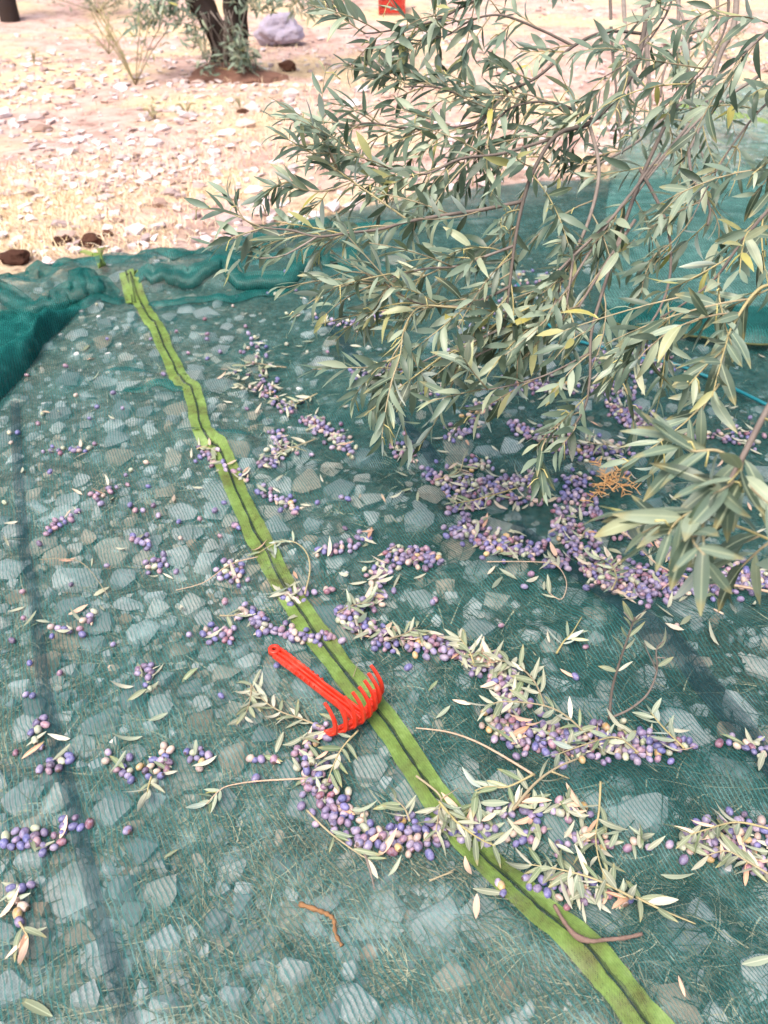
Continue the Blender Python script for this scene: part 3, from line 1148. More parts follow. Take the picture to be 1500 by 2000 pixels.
# key, where, olives, leaves, spread px (x, y, half width)
CL = [
    ("A", "the long heap below the red rake", 96, 12, [(612, 1520, 20), (640, 1565, 30), (680, 1610, 36), (720, 1640, 34), (790, 1645, 36), (850, 1628, 26)]),
    ("A2", "the leafy heap across the green band", 24, 26, [(862, 1600, 20), (905, 1615, 30), (950, 1630, 20)]),
    ("A3", "the loose group touching the rake head", 16, 10, [(632, 1420, 14), (610, 1455, 18), (585, 1490, 24), (640, 1500, 16)]),
    ("B1", "the small upright heap beside the dark strip", 10, 2, [(244, 1470, 12), (234, 1500, 18), (250, 1520, 14)]),
    ("B2", "the heap with a tan leaf", 19, 5, [(325, 1470, 14), (315, 1500, 20), (290, 1520, 20)]),
    ("B3", "the rounded heap above the pale leaf star", 14, 2, [(372, 1485, 14), (395, 1478, 20)]),
    ("B4", "the short chain across the dark strip", 9, 1, [(102, 1505, 12), (120, 1492, 14), (140, 1482, 8)]),
    ("B5", "the sparse chain above that strip", 7, 3, [(86, 1408, 8), (72, 1430, 12), (75, 1465, 6)]),
    ("B6", "the wide chain at the left photo edge", 27, 3, [(10, 1655, 18), (45, 1642, 24), (80, 1640, 18), (105, 1655, 18), (125, 1620, 8), (152, 1608, 8)]),
    ("B7", "the upright chain by the bleached leaves", 10, 4, [(40, 1730, 14), (34, 1755, 16), (42, 1780, 8), (38, 1802, 6)]),
    ("B8", "the thin row left of the rake litter", 5, 2, [(482, 1486, 3), (535, 1486, 4)]),
    ("C1", "the leafy band above the slab stone", 26, 26, [(965, 1590, 12), (1030, 1585, 18), (1100, 1578, 20), (1150, 1592, 18)]),
    ("C2", "the compact heap beside the grey stone", 17, 8, [(990, 1640, 12), (1030, 1632, 20), (1060, 1630, 14)]),
    ("C3", "the scattered group below the slab stone", 14, 22, [(1075, 1670, 10), (1130, 1645, 16), (1210, 1650, 20), (1270, 1655, 8)]),
    ("C4", "the leafy heap above the brown stick", 24, 34, [(1060, 1730, 24), (1110, 1745, 22), (1170, 1755, 20), (1235, 1755, 14)]),
    ("C6", "the leafy heap at the right edge", 62, 34, [(1310, 1650, 8), (1360, 1655, 26), (1420, 1640, 42), (1480, 1640, 46), (1460, 1700, 22), (1495, 1715, 14)]),
    ("D", "the long heap under the upright sprig", 120, 60, [(950, 1395, 12), (985, 1425, 26), (1040, 1445, 32), (1120, 1455, 32), (1190, 1450, 28), (1270, 1462, 24), (1350, 1462, 14)]),
    ("D2", "the heap running out at the right edge", 20, 6, [(1405, 1452, 6), (1450, 1455, 10), (1490, 1472, 20)]),
    ("D3", "the curving leafy heap", 62, 62, [(880, 1275, 12), (930, 1295, 18), (970, 1310, 24), (990, 1345, 26), (1000, 1385, 20)]),
    ("D4", "the heap beside the band", 74, 30, [(668, 1205, 14), (710, 1225, 24), (760, 1255, 20), (820, 1262, 16), (880, 1268, 14)]),
    ("E", "chain", 40, 3, [(485, 1195, 16), (505, 1215, 18), (530, 1232, 12), (580, 1250, 12), (605, 1252, 10), (650, 1250, 10)]),
    ("E2", "heap", 20, 2, [(398, 1236, 8), (425, 1242, 16), (445, 1238, 8)]),
    ("F", "trio", 8, 4, [(268, 1318, 6), (285, 1310, 8), (298, 1305, 6), (282, 1350, 3)]),
    ("G1", "g", 14, 10, [(560, 1170, 12), (590, 1160, 14)]),
    ("G2", "g", 4, 0, [(632, 1155, 5), (648, 1155, 5)]),
    ("G3", "g", 20, 2, [(436, 1098, 6), (450, 1115, 14), (455, 1130, 16), (470, 1118, 10)]),
    ("H1", "h", 30, 6, [(612, 1085, 8), (650, 1078, 12), (690, 1068, 14), (720, 1055, 10)]),
    ("H2", "h", 42, 4, [(768, 1088, 20), (800, 1088, 24), (845, 1090, 14)]),
    ("H3", "h", 22, 14, [(700, 1190, 12), (740, 1165, 14), (735, 1118, 18), (760, 1115, 14)]),
    ("I", "i", 92, 22, [(888, 1040, 12), (920, 1040, 26), (960, 1062, 24), (1010, 1072, 20), (1055, 1078, 12)]),
    ("J", "j", 230, 40, [(1095, 1000, 18), (1110, 1040, 30), (1140, 1070, 34), (1165, 1110, 30), (1200, 1135, 34), (1260, 1150, 28), (1330, 1148, 26), (1400, 1140, 26), (1510, 1135, 20)]),
    ("J2", "j", 44, 8, [(1130, 940, 18), (1110, 975, 26), (1150, 990, 24), (1170, 1010, 14)]),
    ("J3", "j", 12, 10, [(1065, 1105, 8), (1100, 1098, 14)]),
    ("J4", "j", 26, 26, [(1200, 1050, 20), (1240, 1045, 20), (1350, 1095, 16), (1440, 1100, 12)]),
    ("K", "k", 84, 18, [(830, 930, 10), (865, 940, 24), (905, 958, 24), (960, 955, 22), (1000, 945, 10), (1050, 940, 14)]),
    ("K2", "k", 16, 2, [(920, 910, 12), (950, 910, 10)]),
    ("K3", "k", 22, 26, [(875, 1000, 8), (930, 985, 14), (985, 965, 14), (1010, 985, 10), (1060, 985, 8)]),
    ("L", "l", 46, 12, [(590, 822, 8), (630, 835, 16), (660, 860, 12), (685, 895, 8)]),
    ("L2", "l", 24, 34, [(470, 760, 8), (500, 745, 24), (540, 785, 14), (580, 805, 12)]),
    ("L3", "l", 26, 14, [(515, 910, 14), (540, 895, 16), (560, 880, 12), (535, 850, 12)]),
    ("M", "m", 18, 6, [(505, 965, 8), (535, 975, 10), (580, 998, 8)]),
    ("M2", "m", 16, 12, [(395, 885, 14), (440, 915, 8), (475, 930, 8), (492, 942, 6)]),
    ("N1", "n", 22, 4, [(780, 875, 10), (800, 892, 14)]),
    ("N2", "n", 36, 16, [(880, 855, 14), (920, 835, 14), (930, 800, 10), (985, 780, 10)]),
    ("N3", "n", 34, 26, [(1085, 865, 14), (1130, 885, 20), (1170, 890, 24), (1230, 880, 14)]),
    ("N4", "n", 56, 14, [(1190, 790, 12), (1220, 820, 18), (1260, 830, 18), (1300, 838, 8)]),
    ("N5", "n", 26, 14, [(1340, 850, 12), (1400, 855, 12), (1480, 862, 18)]),
    ("N6", "n", 34, 12, [(1000, 830, 10), (1060, 860, 12), (1100, 850, 14)]),
    ("O1", "o", 66, 60, [(1160, 700, 14), (1220, 720, 18), (1280, 690, 28), (1300, 720, 16)]),
    ("O2", "o", 44, 26, [(1000, 760, 16), (1150, 760, 16), (1240, 770, 16)]),
    ("O3", "o", 20, 30, [(690, 730, 14), (730, 740, 16), (760, 720, 10)]),
    ("O4", "o", 14, 12, [(810, 770, 10), (780, 770, 8), (860, 765, 10)]),
    ("O5", "o", 20, 6, [(615, 620, 6), (640, 630, 8), (690, 635, 8), (740, 620, 6)]),
    ("O6", "o", 10, 26, [(440, 735, 12), (520, 725, 24), (490, 660, 10)]),
    ("O7", "o", 40, 60, [(900, 640, 20), (1000, 620, 30), (1100, 560, 30), (1000, 540, 30), (880, 700, 24)]),
    ("P1", "p", 12, 1, [(285, 1110, 8), (305, 1102, 12), (318, 1098, 6)]),
    ("P2", "p", 11, 1, [(95, 1042, 5), (115, 1030, 5), (140, 1010, 10)]),
    ("P3", "p", 9, 1, [(255, 1052, 8), (282, 1065, 8), (290, 1050, 5)]),
    ("P4", "p", 8, 3, [(185, 965, 8), (200, 985, 8), (262, 905, 8), (300, 905, 6)]),
    ("P5", "p", 8, 4, [(150, 885, 6), (172, 880, 8), (85, 885, 8)]),
    ("P6", "p", 8, 5, [(40, 1212, 6), (150, 1240, 6), (190, 1195, 6)]),
]
SINGLES = [(118, 1318), (222, 1262), (52, 1360), (65, 1362), (370, 1243), (440, 1178), (458, 1028), (438, 985), (420, 1000), (350, 1022), (345, 1120), (430, 1050), (460, 1030), (78, 1065),
           (19, 848), (222, 770), (75, 830), (190, 797), (240, 800), (190, 600), (210, 665), (320, 735), (295, 665), (368, 692), (405, 655), (405, 668), (455, 600), (463, 583), (480, 640),
           (520, 545), (535, 545), (560, 555), (578, 570), (560, 615), (640, 690), (650, 715), (470, 690), (520, 680), (560, 675), (600, 690), (850, 1175), (845, 1180), (500, 1522), (498, 1488),
           (674, 1035), (620, 985), (640, 1155), (250, 1625), (1200, 750), (140, 1145), (185, 870), (10, 985), (250, 950), (255, 990), (300, 990), (310, 1010), (265, 1000), (280, 1000), (400, 625), (430, 690), (175, 820)]
occ = {}
CELL = 0.02


def free(x, y, dmin, layer):
    i, j = int(x / CELL), int(y / CELL)
    for a in range(i - 2, i + 3):
        for b in range(j - 2, j + 3):
            for (u, v) in occ.get((a, b, layer), ()):
                if (u - x) ** 2 + (v - y) ** 2 < dmin * dmin:
                    return False
    return True


def sample_line(pts, r):
    L = [math.hypot(pts[i + 1][0] - pts[i][0], pts[i + 1][1] - pts[i][1]) * (pts[i][2] + pts[i + 1][2]) for i in range(len(pts) - 1)]
    x = r.random() * sum(L)
    for i, l in enumerate(L):
        if x <= l:
            break
        x -= l
    f = r.random()
    a, b = pts[i], pts[i + 1]
    h = a[2] + (b[2] - a[2]) * f
    an, rad = r.uniform(0, 6.283), h * math.sqrt(r.random())
    return a[0] + (b[0] - a[0]) * f + math.cos(an) * rad, a[1] + (b[1] - a[1]) * f + math.sin(an) * rad * 0.8


colours = list(OLV)
weights = [OLV_W[k] for k in colours]
placed = {}
r_ol = random.Random(29)
for key, where, n, nl, pts in CL:
    out = []
    for k in range(int(n * (1.3 if key[0] in 'ABC' else 1.6))):
        for tr in range(60):
            q = sample_line(pts if r_ol.random() < 0.94 else [(a, b, h * 1.7 + 6) for a, b, h in pts], r_ol)
            g = G(*q)
            if N_GAP(g.x, g.y) < -0.06 and r_ol.random() < 0.8:
                continue
            lay = 0 if tr < 22 else 1 if tr < 45 else 2
            p = on_net(*q)
            if p.y > 4.4 or not free(p.x, p.y, 0.0122, lay):
                continue
            if lay and (n < 40 or lay > 1 or free(p.x, p.y, 0.012, lay - 1)):
                continue
            occ.setdefault((int(p.x / CELL), int(p.y / CELL), lay), []).append((p.x, p.y))
            out.append((p, lay, r_ol.choices(colours, weights)[0]))
            break
    placed[key] = out


def olive_matrix(p, lay, r):
    ax = Vector((r.gauss(0, 1), r.gauss(0, 1), r.gauss(0, 0.35))).normalized()
    s = r.uniform(0.8, 1.15)
    return frame(ax, Vector((r.gauss(0, .3), r.gauss(0, .3), 1)), (p.x, p.y, p.z + 0.0056 + lay * 0.0085), s)


ORD = ["first", "second", "third", "fourth", "fifth", "sixth", "seventh", "eighth", "ninth", "tenth", "eleventh", "twelfth", "thirteenth", "fourteenth", "fifteenth", "sixteenth", "seventeenth",
       "eighteenth", "nineteenth", "twentieth"]


def which(i, m, what, where):
    """a phrase for the i-th from the left of m look-alikes in one place"""
    if m == 1:
        return f"the only {what} {where}"
    if m <= 20:
        return f"{ORD[i]} {what} from left {where}"
    k = min(2, i * 3 // m)
    lo = -(-k * m // 3)
    return f"{ORD[min(19, i - lo)]} {what} from left {where}, {('left third', 'middle', 'right third')[k]}"


single_keys, n_single = [], 0
for c in CL:
    if n_single + len(placed[c[0]]) <= 322 and c[0][0] in "ABCD" and c[0] not in ("D", "D2", "D3", "D4"):
        single_keys.append(c[0])
        n_single += len(placed[c[0]])
far_olives = []
for key, where, n, nl, pts in CL:
    if key in single_keys:
        by = {}
        for p, lay, col in placed[key]:
            by.setdefault(col, []).append((proj(p)[0], p, lay))
        for col, L in by.items():
            L.sort(key=lambda q: q[0])
            m = len(L)
            for i, (x, p, lay) in enumerate(L):
                o = link(bpy.data.objects.new("olive", OM[col][r_ol.randrange(3)]), None, olive_matrix(p, lay, r_ol))
                lab = which(i, m, f"{col} olive", f"in {where}")
                tag(o, lab, "olive", "olives in " + where)
    else:
        for p, lay, col in placed[key]:
            far_olives.append((r_ol.randrange(3), olive_matrix(p, lay, r_ol)))
for q in [(972, 1728, 'lavender'), (978, 1733, 'yellow'), (982, 1748, 'blue-violet'), (1037, 1716, 'blue-violet'), (500, 1524, 'violet'), (250, 1625, 'maroon'), (176, 1612, 'maroon'), (32, 1474, 'maroon')]:
    p = on_net(q[0], q[1])
    o = link(bpy.data.objects.new("olive", OM[q[2]][0]), None, olive_matrix(p, 0, r_ol))
    place = {972: "in the loose trio on the green band", 978: "in the loose trio on the green band", 982: "in the loose trio on the green band", 1037: "alone above the leafy heap by the band",
             500: "alone below the thin row", 250: "alone on the net right of the wide chain", 176: "at the tip of the wide chain", 32: "alone left of the chain crossing the dark strip"}[q[0]]
    tag(o, f"{q[2]} olive {place}", "olive", "loose olives")
for (a, b) in SINGLES:
    far_olives.append((r_ol.randrange(3), olive_matrix(on_net(a, b), 0, r_ol)))
for _ in range(60):
    a, b = r_ol.uniform(0, 1500), r_ol.uniform(640, 1400)
    far_olives.append((r_ol.randrange(3), olive_matrix(on_net(a, b), 0, r_ol)))
tag(obj("strewn_olives", joined("strewn_olives", OM_J, far_olives), mat=M_OLIVE_J), "strewn violet and pale olives gathered in drifts across the net", "olives", kind="stuff")


# ------------------------------------------------------------------ leaves
def leaf_mesh(name, bend=0.15, fold=0.25, width=0.105, segs=6, twist=0.0):
    """lanceolate leaf along +X, unit length, upper face +Z"""
    V, F = [], []
    for i in range(segs + 1):
        f = i / segs
        w = width * (math.sin(math.pi * min(1, f * 0.94 + 0.05)) ** 0.8) if 0 < i < segs else 0.008
        z = -bend * (f - 0.15) ** 2 + bend * 0.02
        tw = twist * f
        for s in (-1, 0, 1):
            y = s * w
            zz = abs(s) * w * fold
            V.append((f, y * math.cos(tw) - zz * math.sin(tw), z + y * math.sin(tw) + zz * math.cos(tw)))
    for i in range(segs):
        for k in range(2):
            a = i * 3 + k
            F.append((a, a + 3, a + 4, a + 1))
    return pymesh(name, V, F, True)


LEAF_SHAPES = [(0.10, 0.25, 0.108, 0.2), (0.35, 0.4, 0.118, -0.6), (-0.25, 0.35, 0.10, 0.4), (0.7, 0.2, 0.11, 0.1), (0.05, 0.6, 0.088, 0.9), (0.2, 0.1, 0.128, -0.2)]


def leaf_set(mat):
    out = []
    for b, f, w, tw in LEAF_SHAPES:
        me = leaf_mesh("leaf", b, f, w, 6, tw)
        me.materials.append(mat)
        out.append(me)
    return out


LM_TREE, LM_PALE, LM_SAGE, LM_TAN = leaf_set(M_LEAF), leaf_set(M_PALE), leaf_set(M_SAGE), leaf_set(M_TAN)
LM_J = [leaf_mesh("leaf_far", b, f, w, 4, tw) for b, f, w, tw in LEAF_SHAPES]

r_lf = random.Random(71)
leaf_things, litter = [], []
WHERE = {c[0]: c[1] for c in CL}


def ground_leaf(p, r, lift=0.006, tilt=0.25, size=None):
    a = r.uniform(0, 6.283)
    d = Vector((math.cos(a), math.sin(a), r.gauss(0, tilt * 0.5)))
    n = NN(p.x, p.y) + Vector((r.gauss(0, tilt), r.gauss(0, tilt), 0))
    if r.random() < 0.72:
        n = -n
    L = size * 0.85 if size else r.uniform(0.030, 0.050) * (1.0 if p.y < 1.6 else 0.85)
    return frame(d, n, (p.x - d.x * L / 2, p.y - d.y * L / 2, p.z + lift - d.z * L / 2), L)


for key, where, n, nl, pts in CL:
    near = key[0] in "ABCD" or key in ("E", "E2", "F", "G1")
    for k in range(nl):
        q = sample_line([(a, b, h * 1.3 + 4) for a, b, h in pts], r_lf)
        p = on_net(*q)
        if p.y > 4.4:
            continue
        lift = r_lf.uniform(0.004, 0.024) if nl > 8 else r_lf.uniform(0.003, 0.014)
        M = ground_leaf(p, r_lf, lift)
        if near:
            leaf_things.append((key, p, M))
        else:
            litter.append((r_lf.randrange(6), M))
LOOSE = [(230, 905), (455, 915, 'x')]
LONE = [(70, 1970, 'pale', 0.075), (828, 1700, 'pale', 0), (772, 1700, 'sage', 0), (930, 1775, 'tan', 0), (912, 1700, 'tan', 0), (955, 1745, 'pale', 0.06), (1330, 1928, 'tan', 0.035), (1400, 1195, 'tan', 0.04),
        (1470, 1186, 'pale', 0), (1145, 1145, 'pale', 0), (118, 1445, 'pale', 0), (252, 1448, 'sage', 0), (310, 1405, 'sage', 0), (545, 1455, 'pale', 0.06), (605, 1290, 'pale', 0.03), (240, 1345, 'pale', 0.05),
        (298, 1348, 'pale', 0.045), (268, 1360, 'pale', 0.05), (180, 1215, 'tan', 0.035), (200, 1190, 'pale', 0.03), (1480, 1880, 'sage', 0.07), (1320, 1715, 'sage', 0.06), (1140, 1785, 'pale', 0.04), (865, 1395, 'sage', 0.05),
        (902, 1375, 'tan', 0.045), (1110, 1320, 'tan', 0.05), (335, 1670, 'pale', 0.03), (845, 1345, 'sage', 0.045), (370, 1320, 'sage', 0.05), (300, 1130, 'pale', 0.03), (240, 1075, 'pale', 0.04), (180, 1100, 'pale', 0.03)]
for a, b, c, s in LONE:
    p = on_net(a, b)
    leaf_things.append(("lone left" if a < np.interp(b, [q[1] for q in RIB], [q[0] for q in RIB]) else "lone right", p, ground_leaf(p, r_lf, 0.006, 0.15, s or None), c, (a, b)))
for _ in range(260):
    a, b = r_lf.uniform(0, 1500), r_lf.uniform(560, 1250)
    if r_lf.random() > (0.35 if a < 500 else 1):
        continue
    litter.append((r_lf.randrange(6), ground_leaf(on_net(a, b), r_lf, 0.008, 0.3)))
rest_l = leaf_things if len(leaf_things) <= 300 else leaf_things
idx = {}
for it in leaf_things:
    if it[0][:4] == "lone":
        c = it[3]
    else:
        c = r_lf.choices(['pale', 'sage', 'tan'], [0.48, 0.34, 0.18])[0]
    key = it[0]
    if key in WHERE and WHERE[key] in ("chain", "heap", "trio", "g"):
        litter.append((r_lf.randrange(6), it[2]))
        continue
    S = {'pale': LM_PALE, 'sage': LM_SAGE, 'tan': LM_TAN}[c]
    idx.setdefault((key, c), []).append((proj(it[1])[0], it, S))
WORD = {'pale': "pale silvery", 'sage': "sage green", 'tan': "dry tan"}
n_leaf = 0
for (key, c), L in idx.items():
    L.sort(key=lambda q: q[0])
    for i, (x, it, S) in enumerate(L):
        if n_leaf >= 318 and key[:4] != "lone":
            litter.append((r_lf.randrange(6), it[2]))
            continue
        o = link(bpy.data.objects.new("fallen_leaf", S[r_lf.randrange(6)]), None, it[2])
        n_leaf += 1
        m = len(L)
        if key[:4] == "lone":
            a, b = it[4]
            side = "left of the green band" if a < np.interp(b, [q[1] for q in RIB], [q[0] for q in RIB]) else "right of the green band"
            where = f"lying alone {side}"
        else:
            where = "in " + WHERE[key]
        lab = which(i, m, f"{WORD[c]} leaf", where)
        tag(o, lab, "leaf", "fallen leaves " + (where if key[:4] != "lone" else "lying alone"))
tag(obj("leaf_litter", joined("leaf_litter", LM_J, litter), mat=M_LITTER), "strewn pale olive leaves scattered over the net among the fruit", "leaves", kind="stuff")


# ------------------------------------------------------------------ sprigs and twigs lying on the net
def sprig(label, path, nleaf, mats, lift=0.012, r0=0.0022, r1=0.0009, leafy=(0.15, 1.0), size=(0.045, 0.062), up=None, twig_mat=None, seed=0, name="olive_sprig", cat="sprig", forks=()):
    """path: photo px points (+ optional height above the net)"""
    r = random.Random(seed)
    pts = []
    for q in path:
        h = q[2] if len(q) > 2 else lift
        if h > 0.03:      # stands clear of the net: keep its foot point and rise
            base = on_net(*path[0][:2])
            d = (base - Vector((0, 0, CAM_H))).dot(CF)
            pts.append(U(q[0], q[1], d - (q[3] if len(q) > 3 else 0.0)))
        else:
            pts.append(on_net(q[0], q[1], h))
    P = smooth_path(pts, 5)
    root = empty(name, P[0])
    tag(root, label, cat, "sprigs and twigs on the net")
    V, F = tube(P, taper(len(P), r0, r1), 6)
    obj("stem", pymesh("stem", V, F, True), root, mat=None).data.materials.append(twig_mat or M_TWIG)
    for fk in forks:
        a = P[int(fk[0] * (len(P) - 1))]
        d = (a - Vector((0, 0, CAM_H))).dot(CF)
        Q = smooth_path([a] + [on_net(x, y, 0.014) if not up else U(x, y, d - 0.01) for x, y in zip(fk[1::2], fk[2::2])], 4)
        V, F = tube(Q, taper(len(Q), r1 * 1.3, r1 * 0.7), 5)
        obj("side_twig", pymesh("side_twig", V, F, True), root).data.materials.append(twig_mat or M_TWIG)
    n = len(P) - 1
    for k in range(nleaf):
        f = leafy[0] + (leafy[1] - leafy[0]) * (k // 2 + 0.5) / max(1, (nleaf + 1) // 2)
        x = min(n - 1e-3, f * n)
        i = int(x)
        p = P[i].lerp(P[min(i + 1, n)], x - i)
        t = (P[min(i + 1, n)] - P[max(i - 1, 0)]).normalized()
        side = Vector((-t.y, t.x, 0)) if not up else t.cross(Vector((0, 1, 0.3)))
        if side.length < 0.1:
            side = Vector((1, 0, 0))
        side.normalize()
        sg = 1 if k % 2 else -1
        if r.random() < 0.14:
            continue
        an = r.uniform(0.25, 1.35) * (0.6 if f > 0.93 else 1)
        d = t * math.cos(an) + side * sg * math.sin(an) + Vector((0, 0, r.uniform(-0.08, 0.22)))
        nn = Vector((r.gauss(0, .6), r.gauss(0, .6), 1))
        if r.random() < 0.6:
            nn = -nn
        L = r.uniform(*size) * 0.78 * (0.75 if r.random() < 0.3 else 1)
        S = r.choice(mats)
        o = bpy.data.objects.new("leaf", S[r.randrange(6)])
        link(o, root, frame(d, nn, p, L))
    return root


PS, PP, SS = (LM_PALE, LM_PALE, LM_SAGE), (LM_PALE,), (LM_SAGE, LM_TREE)
sprig("dead forked sprig standing upright with pale leaves to one side", [(1188, 1412), (1195, 1350, 0.1, 0.02), (1208, 1300, 0.14, 0.04), (1228, 1240, 0.18, 0.06), (1240, 1205, 0.2, 0.07)], 12, PP, up=True, seed=3, r0=0.0032, r1=0.0014, leafy=(0.4, 0.95), twig_mat=M_BARK,
      forks=[(0.9, 1218, 1195), (0.9, 1262, 1190)])
sprig("bare curved twig arching up beside the upright sprig", [(1190, 1410), (1230, 1385, 0.05, 0.01), (1265, 1355, 0.08, 0.02), (1283, 1310, 0.1, 0.03), (1282, 1270, 0.12, 0.04), (1296, 1252, 0.13, 0.05)], 4, PP, up=True, seed=5, r0=0.0026, r1=0.0012, leafy=(0.55, 0.9), twig_mat=M_BARK,
      forks=[(0.6, 1268, 1280, 1258, 1255), (0.75, 1300, 1285)], name="olive_twig", cat="twig")
sprig("pale leafed sprig fanning out left of the rake tines", [(628, 1428), (590, 1412), (550, 1398), (515, 1375), (492, 1345)], 20, PP, seed=7, leafy=(0.1, 1.0))
sprig("pale fan of leaves spilling down beside the rake sprig", [(492, 1345), (490, 1375), (478, 1410)], 12, PP, seed=8, size=(0.04, 0.055))
sprig("curved pink twig ending in a green leaf tuft", [(600, 1528), (560, 1530), (510, 1533), (470, 1538), (435, 1548), (405, 1578)], 9, SS, seed=9, r0=0.002, leafy=(0.8, 1.0), twig_mat=M_TWIG_J, size=(0.03, 0.05))
sprig("green sprig crossing the band with a looping stem", [(596, 1168), (606, 1120), (598, 1085), (572, 1065), (540, 1068), (505, 1088)], 11, SS, seed=11, leafy=(0.55, 1.0), size=(0.04, 0.055))
sprig("star of pale leaves under the rake head", [(700, 1440), (672, 1470), (655, 1500), (640, 1540)], 14, PS, seed=13, leafy=(0.1, 0.9), lift=0.02)
sprig("sprig with long pale leaves hanging off the green band", [(812, 1530), (858, 1568), (856, 1600), (850, 1640)], 12, PP, seed=15, leafy=(0.3, 1.0), lift=0.022, size=(0.045, 0.065), forks=[(0.4, 895, 1548)])
sprig("pale leaf spray across the band below the twig fork", [(856, 1585), (890, 1625), (930, 1655), (965, 1672)], 12, PP, seed=16, leafy=(0.1, 1.0), lift=0.03, size=(0.05, 0.068))
sprig("long bare twig running from the band to the twig fork", [(812, 1435), (870, 1442), (920, 1458), (970, 1485), (1042, 1528)], 0, PP, seed=17, r0=0.0014, r1=0.0024, lift=0.02, name="olive_twig", cat="twig", twig_mat=M_TWIG_J)
sprig("straight brown twig leaning over the slab stone litter", [(998, 1600), (1040, 1550), (1080, 1520), (1125, 1500)], 6, PS, seed=19, r0=0.003, r1=0.0016, lift=0.028, name="olive_twig", cat="twig", leafy=(0.0, 0.5), forks=[(0.9, 1085, 1460), (0.6, 1110, 1530)])
sprig("green leaf spray behind the twig fork", [(1040, 1528), (990, 1550), (950, 1552), (925, 1560)], 12, SS, seed=21, leafy=(0.1, 1.0), lift=0.024)
sprig("drooping dry sprig between the two leafy heaps", [(1168, 1545), (1165, 1600), (1158, 1650), (1165, 1700), (1180, 1740)], 14, (LM_PALE, LM_TAN, LM_PALE), seed=23, lift=0.028, size=(0.05, 0.068))
sprig("pale leaf spray above the thick brown stick", [(1230, 1770), (1160, 1735), (1090, 1715), (1030, 1705)], 16, PS, seed=25, lift=0.026, size=(0.05, 0.065))
sprig("thin stem trailing away right of the brown stick", [(1240, 1760), (1290, 1785), (1355, 1812)], 5, PP, seed=27, leafy=(0.0, 0.5))
sprig("large silvery spray in the curving heap", [(1060, 1400), (1040, 1350), (1000, 1315), (950, 1310)], 22, PP, seed=29, lift=0.03, size=(0.05, 0.066))
sprig("fan of silver leaves where the curving heap narrows", [(925, 1320), (915, 1290), (895, 1262)], 16, PP, seed=31, lift=0.028, size=(0.045, 0.06))
sprig("long leafed spray lying over the long heap", [(1170, 1465), (1120, 1410), (1070, 1380), (990, 1370), (950, 1378)], 20, PS, seed=33, lift=0.034, size=(0.05, 0.065))
sprig("green spray at the near side of the long heap", [(1240, 1490), (1200, 1460), (1150, 1470), (1080, 1495)], 14, SS, seed=35, lift=0.03)
sprig("green leaf spray leaning off the long heap's end", [(1330, 1480), (1290, 1440), (1265, 1410)], 12, SS, seed=37, lift=0.028, size=(0.05, 0.066))
sprig("green sprig under the big hanging leaf", [(1190, 1170), (1200, 1145), (1190, 1120), (1170, 1108)], 14, SS, seed=39, lift=0.026)
sprig("dry twig tangle in the drift under the hanging leaves", [(1500, 1175), (1420, 1160), (1350, 1150), (1280, 1120), (1230, 1070), (1200, 1050)], 8, PS, seed=41, r0=0.0034, r1=0.0014, lift=0.028, twig_mat=M_TWIG_J, forks=[(0.3, 1400, 1130), (0.5, 1290, 1160)])
sprig("thin looping twig with two leaves at its end", [(950, 1105), (1040, 1105), (1085, 1112), (1105, 1145), (1095, 1178), (1070, 1165)], 3, PP, seed=43, r0=0.0014, leafy=(0.85, 1.0), name="olive_twig", cat="twig", twig_mat=M_TWIG_J)
sprig("small leafy sprig between the curving heap and dark strip", [(1085, 1285), (1100, 1260), (1115, 1245), (1135, 1212)], 7, SS, seed=45, leafy=(0.2, 0.7))
sprig("sprig of narrow leaves on the slope of the far drift", [(1010, 960), (960, 975), (920, 985), (890, 990)], 14, PS, seed=47, leafy=(0.1, 1.0))
sprig("white leaf spray heaped beside the upper olive chain", [(560, 730), (530, 725), (490, 720), (455, 740)], 18, PP, seed=49, lift=0.02)
sprig("pale leaf spray at the head of the olive chain", [(620, 775), (590, 790), (570, 800)], 10, PP, seed=51)
sprig("pale leaf tuft beside the red tinted heap", [(615, 865), (575, 880), (545, 890)], 10, PS, seed=53, forks=[(0.5, 600, 890)])
sprig("pale sprig resting on the shaded right drift", [(1225, 890), (1190, 885), (1150, 880), (1140, 870)], 14, PP, seed=55, lift=0.026)
sprig("leaf sprig left of the heap beside the band", [(660, 1210), (690, 1195), (720, 1190)], 10, PS, seed=57, lift=0.02)
sprig("pale leaf tuft on the heap beside the band", [(760, 1265), (790, 1255), (815, 1240)], 12, PP, seed=59, lift=0.026)
sprig("bleached leaf spray at the left photo edge", [(42, 1808), (55, 1830), (60, 1840)], 7, (LM_PALE, LM_PALE, LM_TAN), seed=61, size=(0.045, 0.065))
sprig("pale leaf star below the heap with a tan leaf", [(298, 1525), (292, 1545), (290, 1555)], 5, PP, seed=63, size=(0.045, 0.06))
sprig("small upright leaf sprig beside the single row", [(690, 1330), (700, 1300)], 0, PP, seed=65, r0=0.0008, r1=0.0006)
sprig("leafy sprig spilling over the right edge heap", [(1500, 1640), (1430, 1625), (1370, 1640), (1340, 1650)], 16, PS, seed=67, lift=0.03, size=(0.05, 0.068))
sprig("pale spray at the front of the right edge heap", [(1500, 1730), (1450, 1700), (1410, 1680), (1370, 1690)], 14, PP, seed=69, lift=0.028, size=(0.05, 0.068))
sprig("pale twig leading into the long heap below the rake", [(600, 1590), (640, 1630), (690, 1668), (725, 1690)], 6, (LM_PALE, LM_SAGE, LM_TAN), seed=71, r0=0.002, leafy=(0.3, 1.0), name="olive_twig", cat="twig", size=(0.05, 0.065))
sprig("pale leaf fan on the upper edge of the long rake heap", [(800, 1620), (790, 1595), (770, 1575)], 7, PS, seed=73, lift=0.024)
